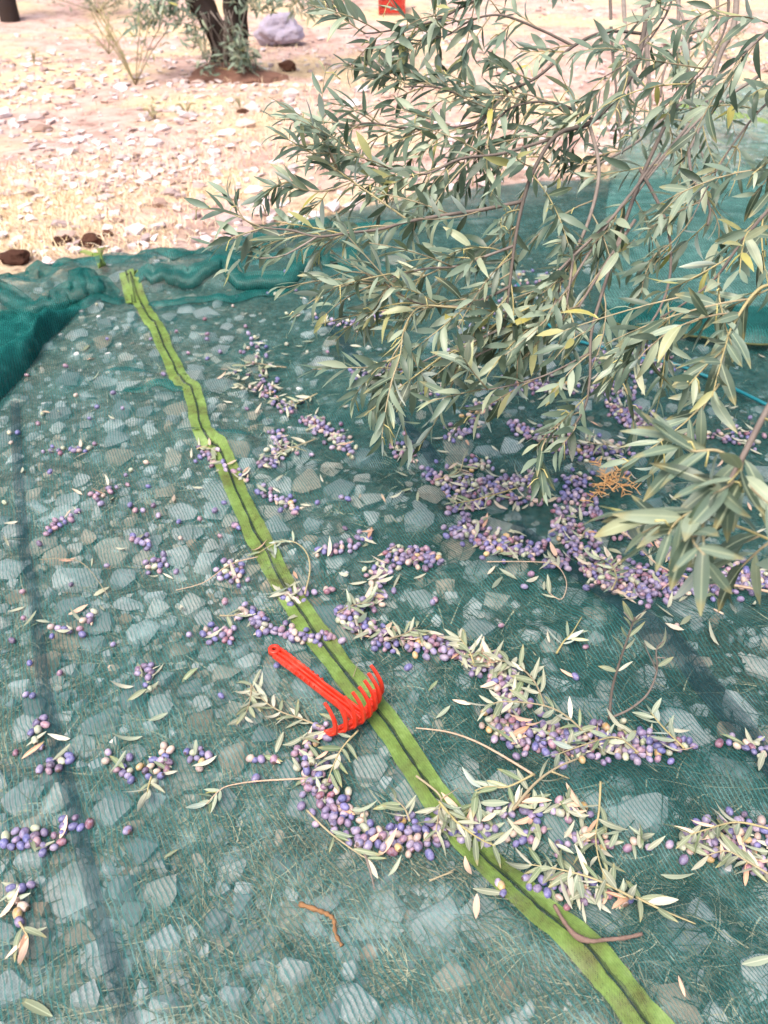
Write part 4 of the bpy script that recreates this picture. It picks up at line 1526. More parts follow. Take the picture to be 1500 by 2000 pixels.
sprig("short dark twig poking out below the rake heap", [(712, 1675), (722, 1705), (732, 1745)], 0, PP, seed=75, r0=0.0024, r1=0.0012, name="olive_twig", cat="twig", twig_mat=M_BARK)
sprig("broken straw bundle beside the green band", [(838, 1728), (870, 1715), (888, 1705)], 0, PP, seed=77, r0=0.0016, r1=0.001, name="dry_straw", cat="straw", forks=[(0.4, 885, 1712)])
sprig("thin twig across the far side of the band", [(345, 1160), (400, 1145), (450, 1110), (505, 1095)], 0, PP, seed=79, r0=0.001, r1=0.0014, name="olive_twig", cat="twig", twig_mat=M_TWIG_J)
sprig("little sprig of pale leaves near the dark strip", [(215, 1175), (160, 1105), (80, 1100)], 0, PP, seed=81, r0=0.0008, r1=0.0007)
sprig("single row leaf tuft left of the band bend", [(430, 1210), (455, 1210), (470, 1205)], 5, PS, seed=83)
sprig("pale leaf cluster tucked against the band's upper step", [(385, 885), (400, 880), (425, 888)], 9, PP, seed=85, size=(0.04, 0.055))
sprig("pale leaf pair on the far chain", [(850, 945), (895, 930), (905, 900)], 7, PS, seed=87)
# rusty dried fern-like sprig
r_f = random.Random(5)
root = empty("dried_sprig", on_net(1170, 960))
tag(root, "feathery rust orange dried sprig on the olive drift", "sprig")
M_RUST = mat_plain("rusty_sprig", [(0.0, '#b08050'), (1.0, '#d4ab78')], rnd_island, 0.85, 0.1, 80, 0.15)
Vs, Fs = [], []
for fan in range(9):
    a0 = r_f.uniform(0, 6.283)
    c = on_net(1165 + r_f.uniform(-25, 30), 962 + r_f.uniform(-14, 14))
    L = r_f.uniform(0.045, 0.08)
    P = [c + Vector((math.cos(a0) * L * k / 6, math.sin(a0) * L * k / 6, 0.012 + 0.025 * math.sin(k / 6 * 2.4))) for k in range(7)]
    v, f = tube(P, taper(7, 0.0016, 0.0007), 4)
    n0 = len(Vs)
    Vs += v
    Fs += [tuple(i + n0 for i in q) for q in f]
    for k in range(1, 7):
        for sg in (-1, 1):
            b = a0 + sg * r_f.uniform(0.6, 1.1)
            l = 0.022 * r_f.uniform(0.6, 1.2)
            v, f = tube([P[k], P[k] + Vector((math.cos(b) * l, math.sin(b) * l, r_f.uniform(-0.004, 0.012)))], [0.0013, 0.001], 4)
            n0 = len(Vs)
            Vs += v
            Fs += [tuple(i + n0 for i in q) for q in f]
o = obj("frond", pymesh("frond", Vs, Fs), root, mat=M_RUST)
o["kind"] = "stuff"
# thick brown stick by the band, and the one showing through the net
M_STICK = mat_plain("reddish_stick", [(0.0, '#6e5a50'), (1.0, '#806a60')], rnd_object, 0.8, 0.2, 70, 0.45, 0.8)
P = smooth_path([on_net(a, b, 0.016) for a, b in [(1080, 1778), (1100, 1812), (1122, 1838), (1150, 1848), (1180, 1845), (1215, 1842), (1250, 1834)]], 5)
v, f = tube(P, [0.0030 + 0.0020 * math.exp(-((i - 11) / 3.0) ** 2) + 0.0011 * mnoise.noise(Vector((i * 0.9, 2.2, 0))) for i in range(len(P))], 8)
tag(obj("stick", pymesh("stick", v, f, True), mat=M_STICK), "bent reddish brown stick lying across the green band", "stick", "sticks on the net")
P = smooth_path([on_net(a, b, 0.004) for a, b in [(585, 1768), (620, 1780), (640, 1788), (652, 1800), (655, 1825), (668, 1850)]], 5)
v, f = tube(P, [0.004 - 0.00006 * i + 0.0012 * math.sin(i * 2.1) for i in range(len(P))], 7)
tag(obj("stick", pymesh("stick2", v, f, True), mat=mat_plain("orange_stick", [(0.0, '#7d5f44'), (1.0, '#8f6c4c')], rnd_object, 0.85, 0.1, 60, 0.5, 0.8)), "crooked orange brown stick on the net near the lower edge", "stick", "sticks on the net")


# ------------------------------------------------------------------ the red hand rake
def build_rake():
    a, b = on_net(528, 1262), on_net(694, 1392)
    zt = max(nz1(*(a.lerp(b, k / 8)).xy) for k in range(9)) - 0.004
    a, b = G(529, 1268, zt + 0.012), G(690, 1393, zt + 0.010)
    d = b - a
    d.z = 0
    x = d.normalized()
    L = d.length
    y = Vector((-x.y, x.x, 0))
    M = Matrix(((x.x, y.x, 0, a.x), (x.y, y.y, 0, a.y), (0, 0, 1, zt + 0.004), (0, 0, 0, 1)))
    root = empty("hand_rake", a, M)
    tag(root, "bright red plastic olive hand rake lying tines up on the net", "rake")
    W = WORLD[root.name]

    def part(name, V, F, smooth=False, parent=None):
        return obj(name, pymesh(name, V, F, smooth), parent or root, W.copy(), mat=M_RED)

    # handle: flat bar with raised rails and a groove, widening to a neck at the head
    prof = lambda w, h: [(-w, 0), (-w * 1.02, h * 0.55), (-w * 0.92, h), (-w * 0.58, h), (-w * 0.48, h * 0.4), (-w * 0.2, h * 0.38), (-w * 0.12, h * 0.85), (w * 0.12, h * 0.85), (w * 0.2, h * 0.38),
                         (w * 0.48, h * 0.4), (w * 0.58, h), (w * 0.92, h), (w * 1.02, h * 0.55), (w, 0)]
    V, F = [], []
    st = [(0.020, 0.0125, 0.013), (0.05, 0.0128, 0.014), (0.10, 0.0118, 0.014), (0.15, 0.0110, 0.014), (L - 0.035, 0.0112, 0.015), (L - 0.012, 0.0125, 0.016), (L + 0.006, 0.014, 0.014), (L + 0.022, 0.020, 0.008)]
    n = 14
    for (xx, w, h) in st:
        z0 = 0.006 if xx < 0.12 else 0.004
        for (py, pz) in prof(w, h):
            V.append((xx, py, z0 + pz))
    for i in range(len(st) - 1):
        for k in range(n):
            k2 = (k + 1) % n
            F.append((i * n + k, i * n + k2, (i + 1) * n + k2, (i + 1) * n + k))
    F.append(tuple(range(n)))
    F.append(tuple((len(st) - 1) * n + k for k in reversed(range(n))))
    handle = part("handle", V, F)
    # round eye with the hanging hole
    V, F = [], []
    m = 24
    for k in range(m):
        an = 2 * math.pi * k / m
        c, s = math.cos(an), math.sin(an)
        for (r, z) in ((0.0128, 0.007), (0.0128, 0.018), (0.0112, 0.0195), (0.0052, 0.0195), (0.0045, 0.018), (0.0045, 0.007)):
            V.append((0.0115 + c * r, s * r, z))
    for k in range(m):
        k2 = (k + 1) % m
        for q in range(6):
            q2 = (q + 1) % 6
            F.append((k * 6 + q, k2 * 6 + q, k2 * 6 + q2, k * 6 + q2))
    part("hanging_eye", V, F, True, handle)
    # grip ribs along both flanks
    for k in range(9):
        xx = 0.035 + k * 0.013
        for sg in (-1, 1):
            w = 0.0125
            V, F = [], []
            for dx in (-0.0015, 0.0015):
                for (oy, z) in ((w - 0.001, 0.010), (w + 0.0012, 0.012), (w + 0.0008, 0.019), (w - 0.002, 0.0212)):
                    V.append((xx + dx, sg * oy, z))
            F = [(0, 1, 5, 4), (1, 2, 6, 5), (2, 3, 7, 6), (3, 0, 4, 7), (0, 3, 2, 1), (4, 5, 6, 7)]
            part("grip_rib", V, F, False, handle)
    # head: curved cross plate, 8 tines springing from it and bending back up
    HW = 0.067
    V, F = [], []
    prof2 = [(0.010, 0.008), (0.015, 0.005), (0.020, 0.004), (0.026, 0.006), (0.031, 0.011), (0.035, 0.020)]
    nu = 17
    for u in range(nu):
        f = u / (nu - 1) * 2 - 1
        sweep = -0.020 * f * f
        cut = 1 - 0.35 * abs(f) ** 3
        for th in (0, 1):
            for i, (dx, z) in enumerate(prof2):
                t0 = 0.0030
                nx = 0.0 if i < 3 else -t0 * 0.8
                V.append((L + sweep + dx * (cut if dx < 0 else 1) + (nx if th else 0), f * HW, z + (t0 if th else 0)))
    q = len(prof2)
    for u in range(nu - 1):
        for i in range(q - 1):
            b0, b1 = u * 2 * q, (u + 1) * 2 * q
            F.append((b0 + i, b0 + i + 1, b1 + i + 1, b1 + i))
            F.append((b0 + q + i, b1 + q + i, b1 + q + i + 1, b0 + q + i + 1))
        F.append((u * 2 * q, (u + 1) * 2 * q, (u + 1) * 2 * q + q, u * 2 * q + q))
        F.append((u * 2 * q + q - 1, u * 2 * q + 2 * q - 1, (u + 1) * 2 * q + 2 * q - 1, (u + 1) * 2 * q + q - 1))
    for u in (0, nu - 1):
        for i in range(q - 1):
            b0 = u * 2 * q
            F.append((b0 + i, b0 + q + i, b0 + q + i + 1, b0 + i + 1))
    head = part("head_plate", V, F, True)
    for k in range(8):
        f = (k / 7) * 2 - 1
        sweep = -0.020 * f * f
        yy = f * (HW - 0.004)
        path = [(0.014, 0.008), (0.020, 0.008), (0.028, 0.014), (0.035, 0.026), (0.036, 0.041), (0.032, 0.057), (0.022, 0.071), (0.009, 0.082)]
        P = smooth_path([Vector((L + sweep + dx, yy - f * 0.003 * (i / 7), z)) for i, (dx, z) in enumerate(path)], 3)
        V, F = [], []
        m = len(P)
        for i, p in enumerate(P):
            t = (P[min(i + 1, m - 1)] - P[max(i - 1, 0)]).normalized()
            nn = Vector((-t.z, 0, t.x))
            g = i / (m - 1)
            hw, hh = 0.0032 - 0.0008 * g, 0.0062 - 0.0030 * g
            for (sy, sn) in ((-1, -1), (1, -1), (1, 1), (-1, 1)):
                V.append(p + Vector((0, sy * hw, 0)) + nn * sn * hh)
        for i in range(m - 1):
            for e in range(4):
                e2 = (e + 1) % 4
                F.append((i * 4 + e, i * 4 + e2, (i + 1) * 4 + e2, (i + 1) * 4 + e))
        F.append((3, 2, 1, 0))
        F.append(tuple((m - 1) * 4 + e for e in range(4)))
        t_o = part("tine", V, F, False)
        bv = t_o.modifiers.new("round", 'BEVEL')
        bv.width, bv.segments, bv.limit_method = 0.0009, 2, 'ANGLE'
    bv = handle.modifiers.new("round", 'BEVEL')
    bv.width, bv.segments, bv.limit_method, bv.angle_limit = 0.0008, 2, 'ANGLE', R(35)


build_rake()


# ------------------------------------------------------------------ the olive tree whose branches hang in from the right
class Tree:
    def __init__(self, base, label, seed):
        self.r = random.Random(seed)
        self.root = empty("olive_tree", base)
        tag(self.root, label, "tree")
        self.leaves = []     # (size on photo, Matrix, twig object)

    def tube(self, name, pts, r0, r1, mat, n=6, per=5):
        P = smooth_path(pts, per)
        V, F = tube(P, taper(len(P), r0, r1), n)
        o = obj(name, pymesh(name, V, F, True), self.root)
        o.data.materials.append(mat)
        return o, P

    def twig(self, p, d, L, n_pairs, size, droop=0.25, thick=0.0017):
        r = self.r
        pts, c, t = [p], p.copy(), d.normalized()
        segs = 6
        curl = Vector((r.gauss(0, .10), r.gauss(0, .10), r.gauss(0, .06) - droop * 0.22))
        for _ in range(segs):
            c = c + t * (L / segs)
            pts.append(c.copy())
            t = (t + curl).normalized()
        V, F = tube(pts, taper(len(pts), thick, thick * 0.45), 5)
        o = obj("twig", pymesh("twig", V, F, True), self.root)
        o.data.materials.append(M_TWIG)
        self.leafy(pts, n_pairs, size, o, 0.12)
        return o

    def leafy(self, pts, n_pairs, size, owner, f0=0.1):
        r = self.r
        n = len(pts) - 1
        phase = r.uniform(0, 3.14)
        for k in range(n_pairs):
            f = f0 + (1 - f0) * (k + 0.6) / n_pairs
            x = min(n - 1e-3, f * n)
            i = int(x)
            q = pts[i].lerp(pts[min(i + 1, n)], x - i)
            t = (pts[min(i + 1, n)] - pts[max(i - 1, 0)]).normalized()
            a = t.orthogonal().normalized()
            a.rotate(Quaternion(t, phase + k * 1.57 + r.gauss(0, 0.3)))
            for sg in (-1, 1):
                if r.random() < 0.10:
                    continue
                an = r.uniform(0.5, 1.05) * (1 - 0.35 * f)
                dd = t * math.cos(an) + a * sg * math.sin(an) + Vector((0, 0, r.uniform(-0.28, 0.12)))
                nn = t * 0.6 + Vector((0, -0.15, 0.75)) + Vector((r.gauss(0, .35), r.gauss(0, .35), r.gauss(0, .25)))
                s = r.uniform(*size) * (0.75 + 0.4 * math.sin(math.pi * min(1, f + 0.1)))
                self.leaves.append((s / max(0.3, proj(q)[2]), frame(dd, nn, q, s), owner, q))
            if r.random() < 0.16:    # bare fruit stalk
                dd = (t * 0.3 + a + Vector((0, 0, -0.5))).normalized()
                e = q + dd * r.uniform(0.012, 0.03)
                V, F = tube([q, q.lerp(e, 0.5) + Vector((0, 0, 0.003)), e + Vector((0, 0, -0.006))], [0.0011, 0.0009, 0.0013], 4)
                so = obj("fruit_stalk", pymesh("fruit_stalk", V, F, True), owner)
                so.data.materials.append(M_STALK)

    def finish(self, n_single=300):
        def score(l):
            x, y, d = proj(l[3])
            return l[0] if -40 < x < 1540 and -40 < y < 2040 else -1
        L = sorted(self.leaves, key=score, reverse=True)
        r = self.r
        for s, M, owner, q in L[:n_single]:
            link(bpy.data.objects.new("leaf", LM_TREE[r.randrange(6)]), owner, M)
        if len(L) > n_single:
            o = obj("foliage", joined("foliage", LM_J, [(r.randrange(6), M) for _, M, _, _ in L[n_single:]]), self.root, mat=M_LEAF_J)
            o["kind"] = "stuff"


M_STALK = mat_plain("fruit_stalk", [(0.0, '#b5ac6c'), (1.0, '#cfc48c')], rnd_object, 0.7, 0.2, 50, 0.1)


def build_branches():
    base = Vector((2.75, 2.7, 0))
    T = Tree(base, "olive tree whose leafy branches hang in over the net from the right", 90)
    r = T.r
    hub = base + Vector((-0.15, 0.05, 1.25))
    T.tube("trunk", [base + Vector((0, 0, -0.1)), base + Vector((0.03, 0, 0.3)), base + Vector((-0.06, 0.03, 0.8)), hub], 0.19, 0.13, M_OLDBARK, 12)
    high = U(1330, -520, 2.45)
    T.tube("limb", [hub, (hub + high) / 2 + Vector((0, 0, 0.25)), high, U(1290, -240, 2.3)], 0.075, 0.02, M_OLDBARK, 9)
    T.tube("limb", [hub, U(1720, -100, 2.0), U(1600, 300, 1.5), U(1560, 560, 1.15)], 0.06, 0.012, M_OLDBARK, 8)

    def branch(pts, r0, r1, mat=None, twigs=0, f0=0.15, bias=None, L=(0.10, 0.22), size=(0.042, 0.063), pairs=(4, 7), droop=0.3, leafpairs=0, spread=0.9):
        o, P = T.tube("branch", [U(*q) for q in pts], r0 * 0.78, r1 * 0.85, mat or M_BARK, 6, 6)
        n = len(P) - 1
        twigs = int(twigs * 1.3 + 0.5)
        for k in range(twigs):
            f = f0 + (1 - f0) * (k + r.random()) / twigs
            x = min(n - 1e-3, f * n)
            i = int(x)
            p = P[i].lerp(P[i + 1], x - i)
            t = (P[i + 1] - P[i]).normalized()
            side = t.orthogonal().normalized()
            side.rotate(Quaternion(t, r.uniform(0, 6.283)))
            d = t * r.uniform(0.3, 0.9) + side * r.uniform(0.4, 1.0) * spread
            if bias is not None:
                d += Vector(bias)
            T.twig(p, d, r.uniform(*L), r.randint(*pairs), size, droop)
        if leafpairs:
            T.leafy(P, leafpairs, size, o, 0.35)
        return P

    LB = (-0.35, 0.0, -0.1)     # most shoots lean out to the photo's left
    # the reddish main stem and its long left arm
    branch([(1300, -240, 2.3), (1275, -60, 2.15), (1258, 60, 2.05), (1232, 150, 1.95), (1160, 235, 1.85), (1090, 262, 1.78), (1046, 325, 1.72), (1022, 392, 1.68), (1006, 470, 1.65), (995, 560, 1.62), (984, 640, 1.62)], 0.009, 0.003, None, 16, 0.38, LB, droop=0.35)
    branch([(1018, 394, 1.68), (940, 410, 1.66), (870, 420, 1.64), (800, 432, 1.62), (740, 448, 1.6), (680, 455, 1.58), (620, 462, 1.56), (570, 450, 1.55), (520, 445, 1.54), (490, 438, 1.54)], 0.0055, 0.0016, None, 8, 0.08, (-0.25, 0, 0.0), droop=0.3, leafpairs=0, spread=0.6)
    branch([(618, 463, 1.56), (590, 480, 1.55), (550, 500, 1.55), (500, 505, 1.55)], 0.003, 0.0012, None, 0, leafpairs=4)
    branch([(508, 442, 1.54), (480, 430, 1.53), (462, 405, 1.53), (445, 380, 1.53)], 0.002, 0.0010, M_TWIG, 0, leafpairs=5)
    branch([(800, 432, 1.62), (740, 390, 1.6), (685, 352, 1.6), (650, 330, 1.6), (640, 300, 1.6)], 0.0028, 0.0012, M_TWIG, 3, 0.3, LB, leafpairs=5)
    branch([(690, 355, 1.6), (640, 372, 1.6), (590, 370, 1.6), (560, 350, 1.6)], 0.0022, 0.001, M_TWIG, 2, 0.3, LB, leafpairs=5, L=(0.06, 0.1))
    # upper arms
    branch([(1257, 66, 2.05), (1185, 62, 1.98), (1120, 90, 1.92), (1050, 150, 1.86), (980, 180, 1.82), (920, 190, 1.8), (850, 170, 1.78), (790, 170, 1.76)], 0.0055, 0.002, None, 11, 0.25, LB)
    branch([(1120, 90, 1.92), (1060, 60, 1.9), (980, 30, 1.86), (920, 40, 1.84), (870, 70, 1.8), (810, 80, 1.78)], 0.0045, 0.0016, None, 8, 0.2, LB)
    branch([(1260, -80, 2.15), (1150, -60, 2.0), (1020, -30, 1.9), (930, 0, 1.85), (850, 40, 1.8), (760, 60, 1.75), (710, 66, 1.72)], 0.0055, 0.0016, None, 10, 0.2, LB)
    branch([(1000, 170, 1.84), (930, 240, 1.8), (860, 250, 1.77), (790, 250, 1.74), (720, 240, 1.72), (680, 250, 1.7)], 0.005, 0.0015, None, 11, 0.15, LB)
    branch([(1080, 270, 1.78), (980, 300, 1.74), (900, 310, 1.7), (830, 340, 1.68), (770, 330, 1.66), (720, 320, 1.65)], 0.005, 0.0015, None, 12, 0.15, LB)
    branch([(1160, 235, 1.85), (1080, 200, 1.82), (1000, 210, 1.8), (950, 260, 1.78)], 0.005, 0.002, None, 9, 0.1, LB)
    # middle and lower curtain
    branch([(1004, 480, 1.65), (950, 500, 1.62), (890, 520, 1.6), (830, 525, 1.58), (770, 540, 1.56), (730, 560, 1.55)], 0.004, 0.0014, None, 11, 0.1, LB, droop=0.5)
    branch([(995, 560, 1.62), (930, 590, 1.6), (870, 600, 1.58), (810, 590, 1.56), (760, 560, 1.55)], 0.004, 0.0014, None, 8, 0.1, LB, droop=0.5)
    branch([(984, 640, 1.62), (940, 660, 1.6), (900, 680, 1.58), (852, 694, 1.57), (800, 718, 1.56), (745, 730, 1.55)], 0.003, 0.0012, None, 3, 0.3, LB, droop=0.3)
    branch([(990, 610, 1.62), (880, 600, 1.56), (820, 600, 1.54), (790, 640, 1.52), (780, 700, 1.5), (758, 760, 1.5)], 0.003, 0.0012, M_TWIG, 5, 0.35, (-0.1, 0, -0.3), droop=0.7, leafpairs=4)
    branch([(1150, 240, 1.85), (1170, 330, 1.78), (1150, 430, 1.72), (1100, 540, 1.68), (1075, 610, 1.66), (1030, 650, 1.64), (940, 690, 1.62), (885, 725, 1.62)], 0.006, 0.0018, None, 10, 0.2, (-0.2, 0, -0.2), droop=0.5)
    branch([(1380, 200, 2.0), (1300, 300, 1.85), (1215, 400, 1.75), (1160, 480, 1.7), (1110, 560, 1.66), (1080, 610, 1.64)], 0.006, 0.0022, None, 8, 0.35, (-0.1, 0, -0.2), droop=0.5)
    branch([(1330, 180, 1.95), (1260, 330, 1.8), (1215, 450, 1.7), (1180, 560, 1.62), (1155, 650, 1.58), (1152, 740, 1.55), (1140, 800, 1.52), (1105, 845, 1.5), (1050, 860, 1.5)], 0.006, 0.0016, None, 5, 0.3, (-0.05, 0, -0.25), droop=0.6)
    branch([(1250, 330, 1.8), (1300, 430, 1.7), (1310, 520, 1.62), (1290, 600, 1.58), (1230, 690, 1.55), (1210, 760, 1.53)], 0.005, 0.0015, None, 5, 0.2, (0, 0, -0.25), droop=0.6)
    branch([(1150, 690, 1.57), (1060, 735, 1.55), (960, 760, 1.54), (930, 755, 1.54)], 0.0025, 0.001, None, 2, 0.3, (-0.1, 0, -0.1), leafpairs=4)
    # upright grey shoots and leaning stems at the upper right
    for (pts, a, b) in [([(1262, -80, 3.0), (1262, 60, 3.0), (1268, 160, 2.95), (1272, 235, 2.9)], 0.020, 0.016), ([(1215, -80, 2.9), (1220, 40, 2.8), (1232, 130, 2.75), (1240, 220, 2.7)], 0.013, 0.009),
                        ([(1330, -80, 2.8), (1325, 60, 2.75), (1340, 120, 2.7), (1350, 220, 2.65), (1380, 330, 2.5)], 0.009, 0.004), ([(1440, -80, 2.4), (1435, 40, 2.35), (1405, 110, 2.3), (1385, 190, 2.25), (1360, 265, 2.2), (1320, 340, 2.1)], 0.013, 0.005),
                        ([(1500, 60, 2.0), (1420, 130, 2.0), (1320, 210, 1.95), (1240, 280, 1.9), (1150, 330, 1.85)], 0.006, 0.003), ([(1190, -60, 2.5), (1195, 80, 2.45), (1205, 190, 2.4), (1215, 300, 2.3)], 0.008, 0.005),
                        ([(1480, 150, 1.9), (1380, 220, 1.85), (1280, 330, 1.8), (1230, 400, 1.75)], 0.005, 0.002), ([(1300, -60, 2.6), (1335, 40, 2.5), (1345, 110, 2.45), (1320, 200, 2.4)], 0.007, 0.004),
                        ([(1390, -60, 2.2), (1400, 40, 2.2), (1340, 70, 2.15), (1300, 130, 2.1), (1290, 190, 2.1)], 0.006, 0.004), ([(1345, 290, 1.9), (1352, 345, 1.8), (1385, 400, 1.72), (1382, 440, 1.7)], 0.005, 0.003),
                        ([(1240, 430, 1.7), (1180, 520, 1.66), (1130, 600, 1.64)], 0.005, 0.004), ([(1290, 300, 1.75), (1200, 420, 1.7), (1120, 500, 1.66), (1060, 560, 1.64)], 0.0045, 0.003), ([(1120, 500, 1.66), (1105, 600, 1.64), (1090, 640, 1.63)], 0.0035, 0.002)]:
        branch(pts, a, min(b, 0.003), M_BARK, 3, 0.25, (-0.1, 0, -0.1), droop=0.4)
    branch([(1420, -60, 1.6), (1420, 40, 1.6), (1380, 130, 1.55), (1340, 170, 1.5)], 0.004, 0.0015, None, 4, 0.2, (-0.2, 0, -0.1))
    branch([(1560, 20, 1.5), (1500, 60, 1.45), (1450, 110, 1.4)], 0.004, 0.0015, None, 3, 0.2, (-0.2, 0, -0.1), leafpairs=2)
    branch([(1580, 330, 1.4), (1510, 400, 1.35), (1450, 470, 1.3), (1400, 540, 1.28), (1340, 590, 1.26), (1290, 620, 1.25)], 0.005, 0.0014, None, 6, 0.1, (-0.25, 0, -0.15), droop=0.4)
    branch([(1560, 560, 1.2), (1490, 560, 1.2), (1440, 620, 1.18), (1410, 690, 1.16), (1420, 740, 1.15)], 0.004, 0.0014, M_TWIG, 5, 0.15, (-0.25, 0, -0.1), leafpairs=3)
    branch([(1580, 250, 1.5), (1520, 300, 1.45), (1470, 340, 1.4)], 0.003, 0.0015, M_TWIG, 2, 0.2, (-0.3, 0, -0.1), leafpairs=3)
    branch([(1580, 150, 1.75), (1500, 200, 1.7), (1440, 270, 1.66), (1390, 350, 1.62), (1350, 430, 1.6)], 0.004, 0.0014, None, 6, 0.1, (-0.15, 0, -0.15))
    branch([(1330, -60, 1.9), (1300, 30, 1.85), (1240, 110, 1.8), (1180, 150, 1.78)], 0.004, 0.0014, None, 7, 0.1, (-0.2, 0, -0.1))
    # the near branch at the right edge
    branch([(1600, 640, 1.0), (1510, 780, 0.92), (1462, 870, 0.88), (1425, 940, 0.86), (1392, 1000, 0.85), (1360, 1022, 0.85), (1310, 1020, 0.85)], 0.0052, 0.0018, M_BARK, 9, 0.22, (-0.2, 0, 0.05), L=(0.04, 0.11), size=(0.052, 0.070), pairs=(2, 3), droop=0.3, leafpairs=3, spread=1.3)
    branch([(1445, 905, 0.87), (1400, 880, 0.86), (1350, 880, 0.86), (1300, 850, 0.86)], 0.0026, 0.0014, M_TWIG, 0, leafpairs=4, size=(0.055, 0.07))
    branch([(1600, 1080, 0.92), (1520, 1060, 0.92), (1460, 1035, 0.92), (1420, 1020, 0.92)], 0.003, 0.0012, M_TWIG, 4, 0.1, (-0.2, 0, -0.4), L=(0.05, 0.08), size=(0.052, 0.066), pairs=(2, 3), droop=0.6, leafpairs=2)
    T.finish(300)


build_branches()


# ------------------------------------------------------------------ the dry terrace behind
def far_point(r, y0=-60, y1=520, gamma=1.0, margin=0.02):
    for _ in range(200):
        px, py = r.uniform(-120, 1620), y0 + (y1 - y0) * r.random() ** gamma
        p = G(px, py, 0.0)
        if p.y > 60 or p.y < 0:
            continue
        if p.y < edge1(p.x) + margin:
            continue
        return px, py, p
    return None


r_b = random.Random(404)
peb = []
for _ in range(15000):
    q = far_point(r_b, 20, 520, 0.8)
    if not q:
        continue
    px, py, p = q
    d = N_PEB(p.x, p.y) + 0.5
    if r_b.random() > 0.12 + 2.4 * max(0, d - 0.42):
        continue
    s = r_b.choice([0.008, 0.011, 0.015, 0.02, 0.03]) * r_b.uniform(0.7, 1.3) * (1.0 if py > 250 else 1.25)
    peb.append((r_b.randrange(len(PEB)), Matrix.Translation((p.x, p.y, ter1(p.x, p.y) + s * 0.15)) @ Matrix.Rotation(r_b.uniform(0, 6), 4, 'Z') @ Matrix.Diagonal((s * 1.2, s, s * 0.8, 1))))
tag(obj("pebble_gravel", joined("pebble_gravel", PEB, peb, False), mat=M_PEBBLE), "pinkish white pebbles strewn over the dry terrace", "gravel", kind="stuff")
terrace = []
while len(terrace) < 90:
    px, py, p = far_point(r_b, 60, 500, 0.7)
    if px > 760 or px < -20:
        continue
    s = r_b.uniform(0.03, 0.055) * (1.2 if py < 250 else 1)
    terrace.append((px, py, p, s))
cells = {}
for q in terrace:
    w = "beside the folded net edge" if q[1] > 400 else "below the far tree" if q[1] > 270 else "on the pebbly middle terrace" if q[1] > 180 else "level with the far trunk"
    cells.setdefault((w, q[3] > 0.045), []).append(q)
NUM = ["first", "second", "third", "fourth", "fifth", "sixth", "seventh", "eighth", "ninth", "tenth", "eleventh", "twelfth", "thirteenth", "fourteenth", "fifteenth", "sixteenth", "seventeenth", "eighteenth",
       "nineteenth", "twentieth"]
for (w, big), L in cells.items():
    L.sort(key=lambda q: q[0])
    for i, (px, py, p, s) in enumerate(L):
        o = link(bpy.data.objects.new("stone", CHUNK[r_b.randrange(len(CHUNK))]), None, Matrix.Translation((p.x, p.y, ter1(p.x, p.y) + s * 0.2)) @ Matrix.Rotation(r_b.uniform(0, 6), 4, 'Z') @ Matrix.Diagonal((s * 1.2, s, s * 0.75, 1)))
        tag(o, f"{NUM[i] if i < 20 else NUM[min(19, len(L) - 1 - i)]} from the {'left' if i < 20 else 'right'} of the {'larger' if big else 'smaller'} whitish stones {w}", "stone", "stones on the dry terrace")

# clods of red-brown soil
def clod_mesh(seed):
    bm = bmesh.new()
    bmesh.ops.create_icosphere(bm, subdivisions=3, radius=1)
    for v in bm.verts:
        n = mnoise.noise(v.co * 1.7 + Vector((seed, 0, 0))) * 0.35 + mnoise.noise(v.co * 5 + Vector((0, seed, 0))) * 0.14
        v.co *= 1 + n
        v.co.z *= 0.7
    me = bpy.data.meshes.new("clod")
    bm.to_mesh(me)
    bm.free()
    me.materials.append(M_CLOD)
    return me


CLODS = [clod_mesh(i * 3.1) for i in range(4)]
for i, (a, b, w, lab) in enumerate([(32, 503, 30, "large dark soil clod beside the net's left end"), (178, 470, 24, "dark crumbly soil clod just behind the folded net"), (208, 452, 13, "small dark clod above the crumbly clod"),
                                    (120, 468, 20, "low dark clod between the two larger clods"), (475, 218, 14, "dark clod below the far tree's root"), (560, 130, 18, "brown clod right of the far trunk's base"), (578, 215, 10, "tiny dark clod on the middle terrace")]):
    p = G(a, b, 0.02)
    s = w / ppm(a, b)
    o = link(bpy.data.objects.new("soil_clod", CLODS[i % 4]), None, Matrix.Translation((p.x, p.y, s * 0.3)) @ Matrix.Rotation(i * 1.3, 4, 'Z') @ Matrix.Diagonal((s, s * 0.8, s * 0.8, 1)))
    tag(o, lab, "clod", "clods of dark soil")
# short straw
def straw_place(r):
    for _ in range(40):
        q = far_point(r, 10, 510, 0.75)
        if not q:
            continue
        px, py, p = q
        d = N_STRAW(p.x, p.y) + 0.5
        if r.random() > max(0.03, (d - 0.42) * 5):
            continue
        return p.x, p.y, ter1(p.x, p.y)
    return None


V_, F_ = blade_arrays(11000, straw_place, 0.025, 0.08, 0.0022, False, 2, 9)
tag(obj("straw_grass", npmesh("straw_grass", V_, F_, False), mat=M_STRAW_FAR), "short bleached straw grass in patches on the terrace", "grass", kind="stuff")


def leaf_cloud(n, centre, rad, r, size, droop=0.0):
    out = []
    for _ in range(n):
        v = Vector((r.gauss(0, 1), r.gauss(0, 1), r.gauss(0, 1))).normalized() * (r.random() ** 0.45)
        p = Vector(centre) + Vector((v.x * rad[0], v.y * rad[1], v.z * rad[2]))
        d = Vector((r.gauss(0, 1), r.gauss(0, 1), r.gauss(0, 0.6) - droop))
        out.append((r.randrange(6), frame(d, Vector((r.gauss(0, .5), r.gauss(0, .5), 1)), p, r.uniform(*size))))
    return out


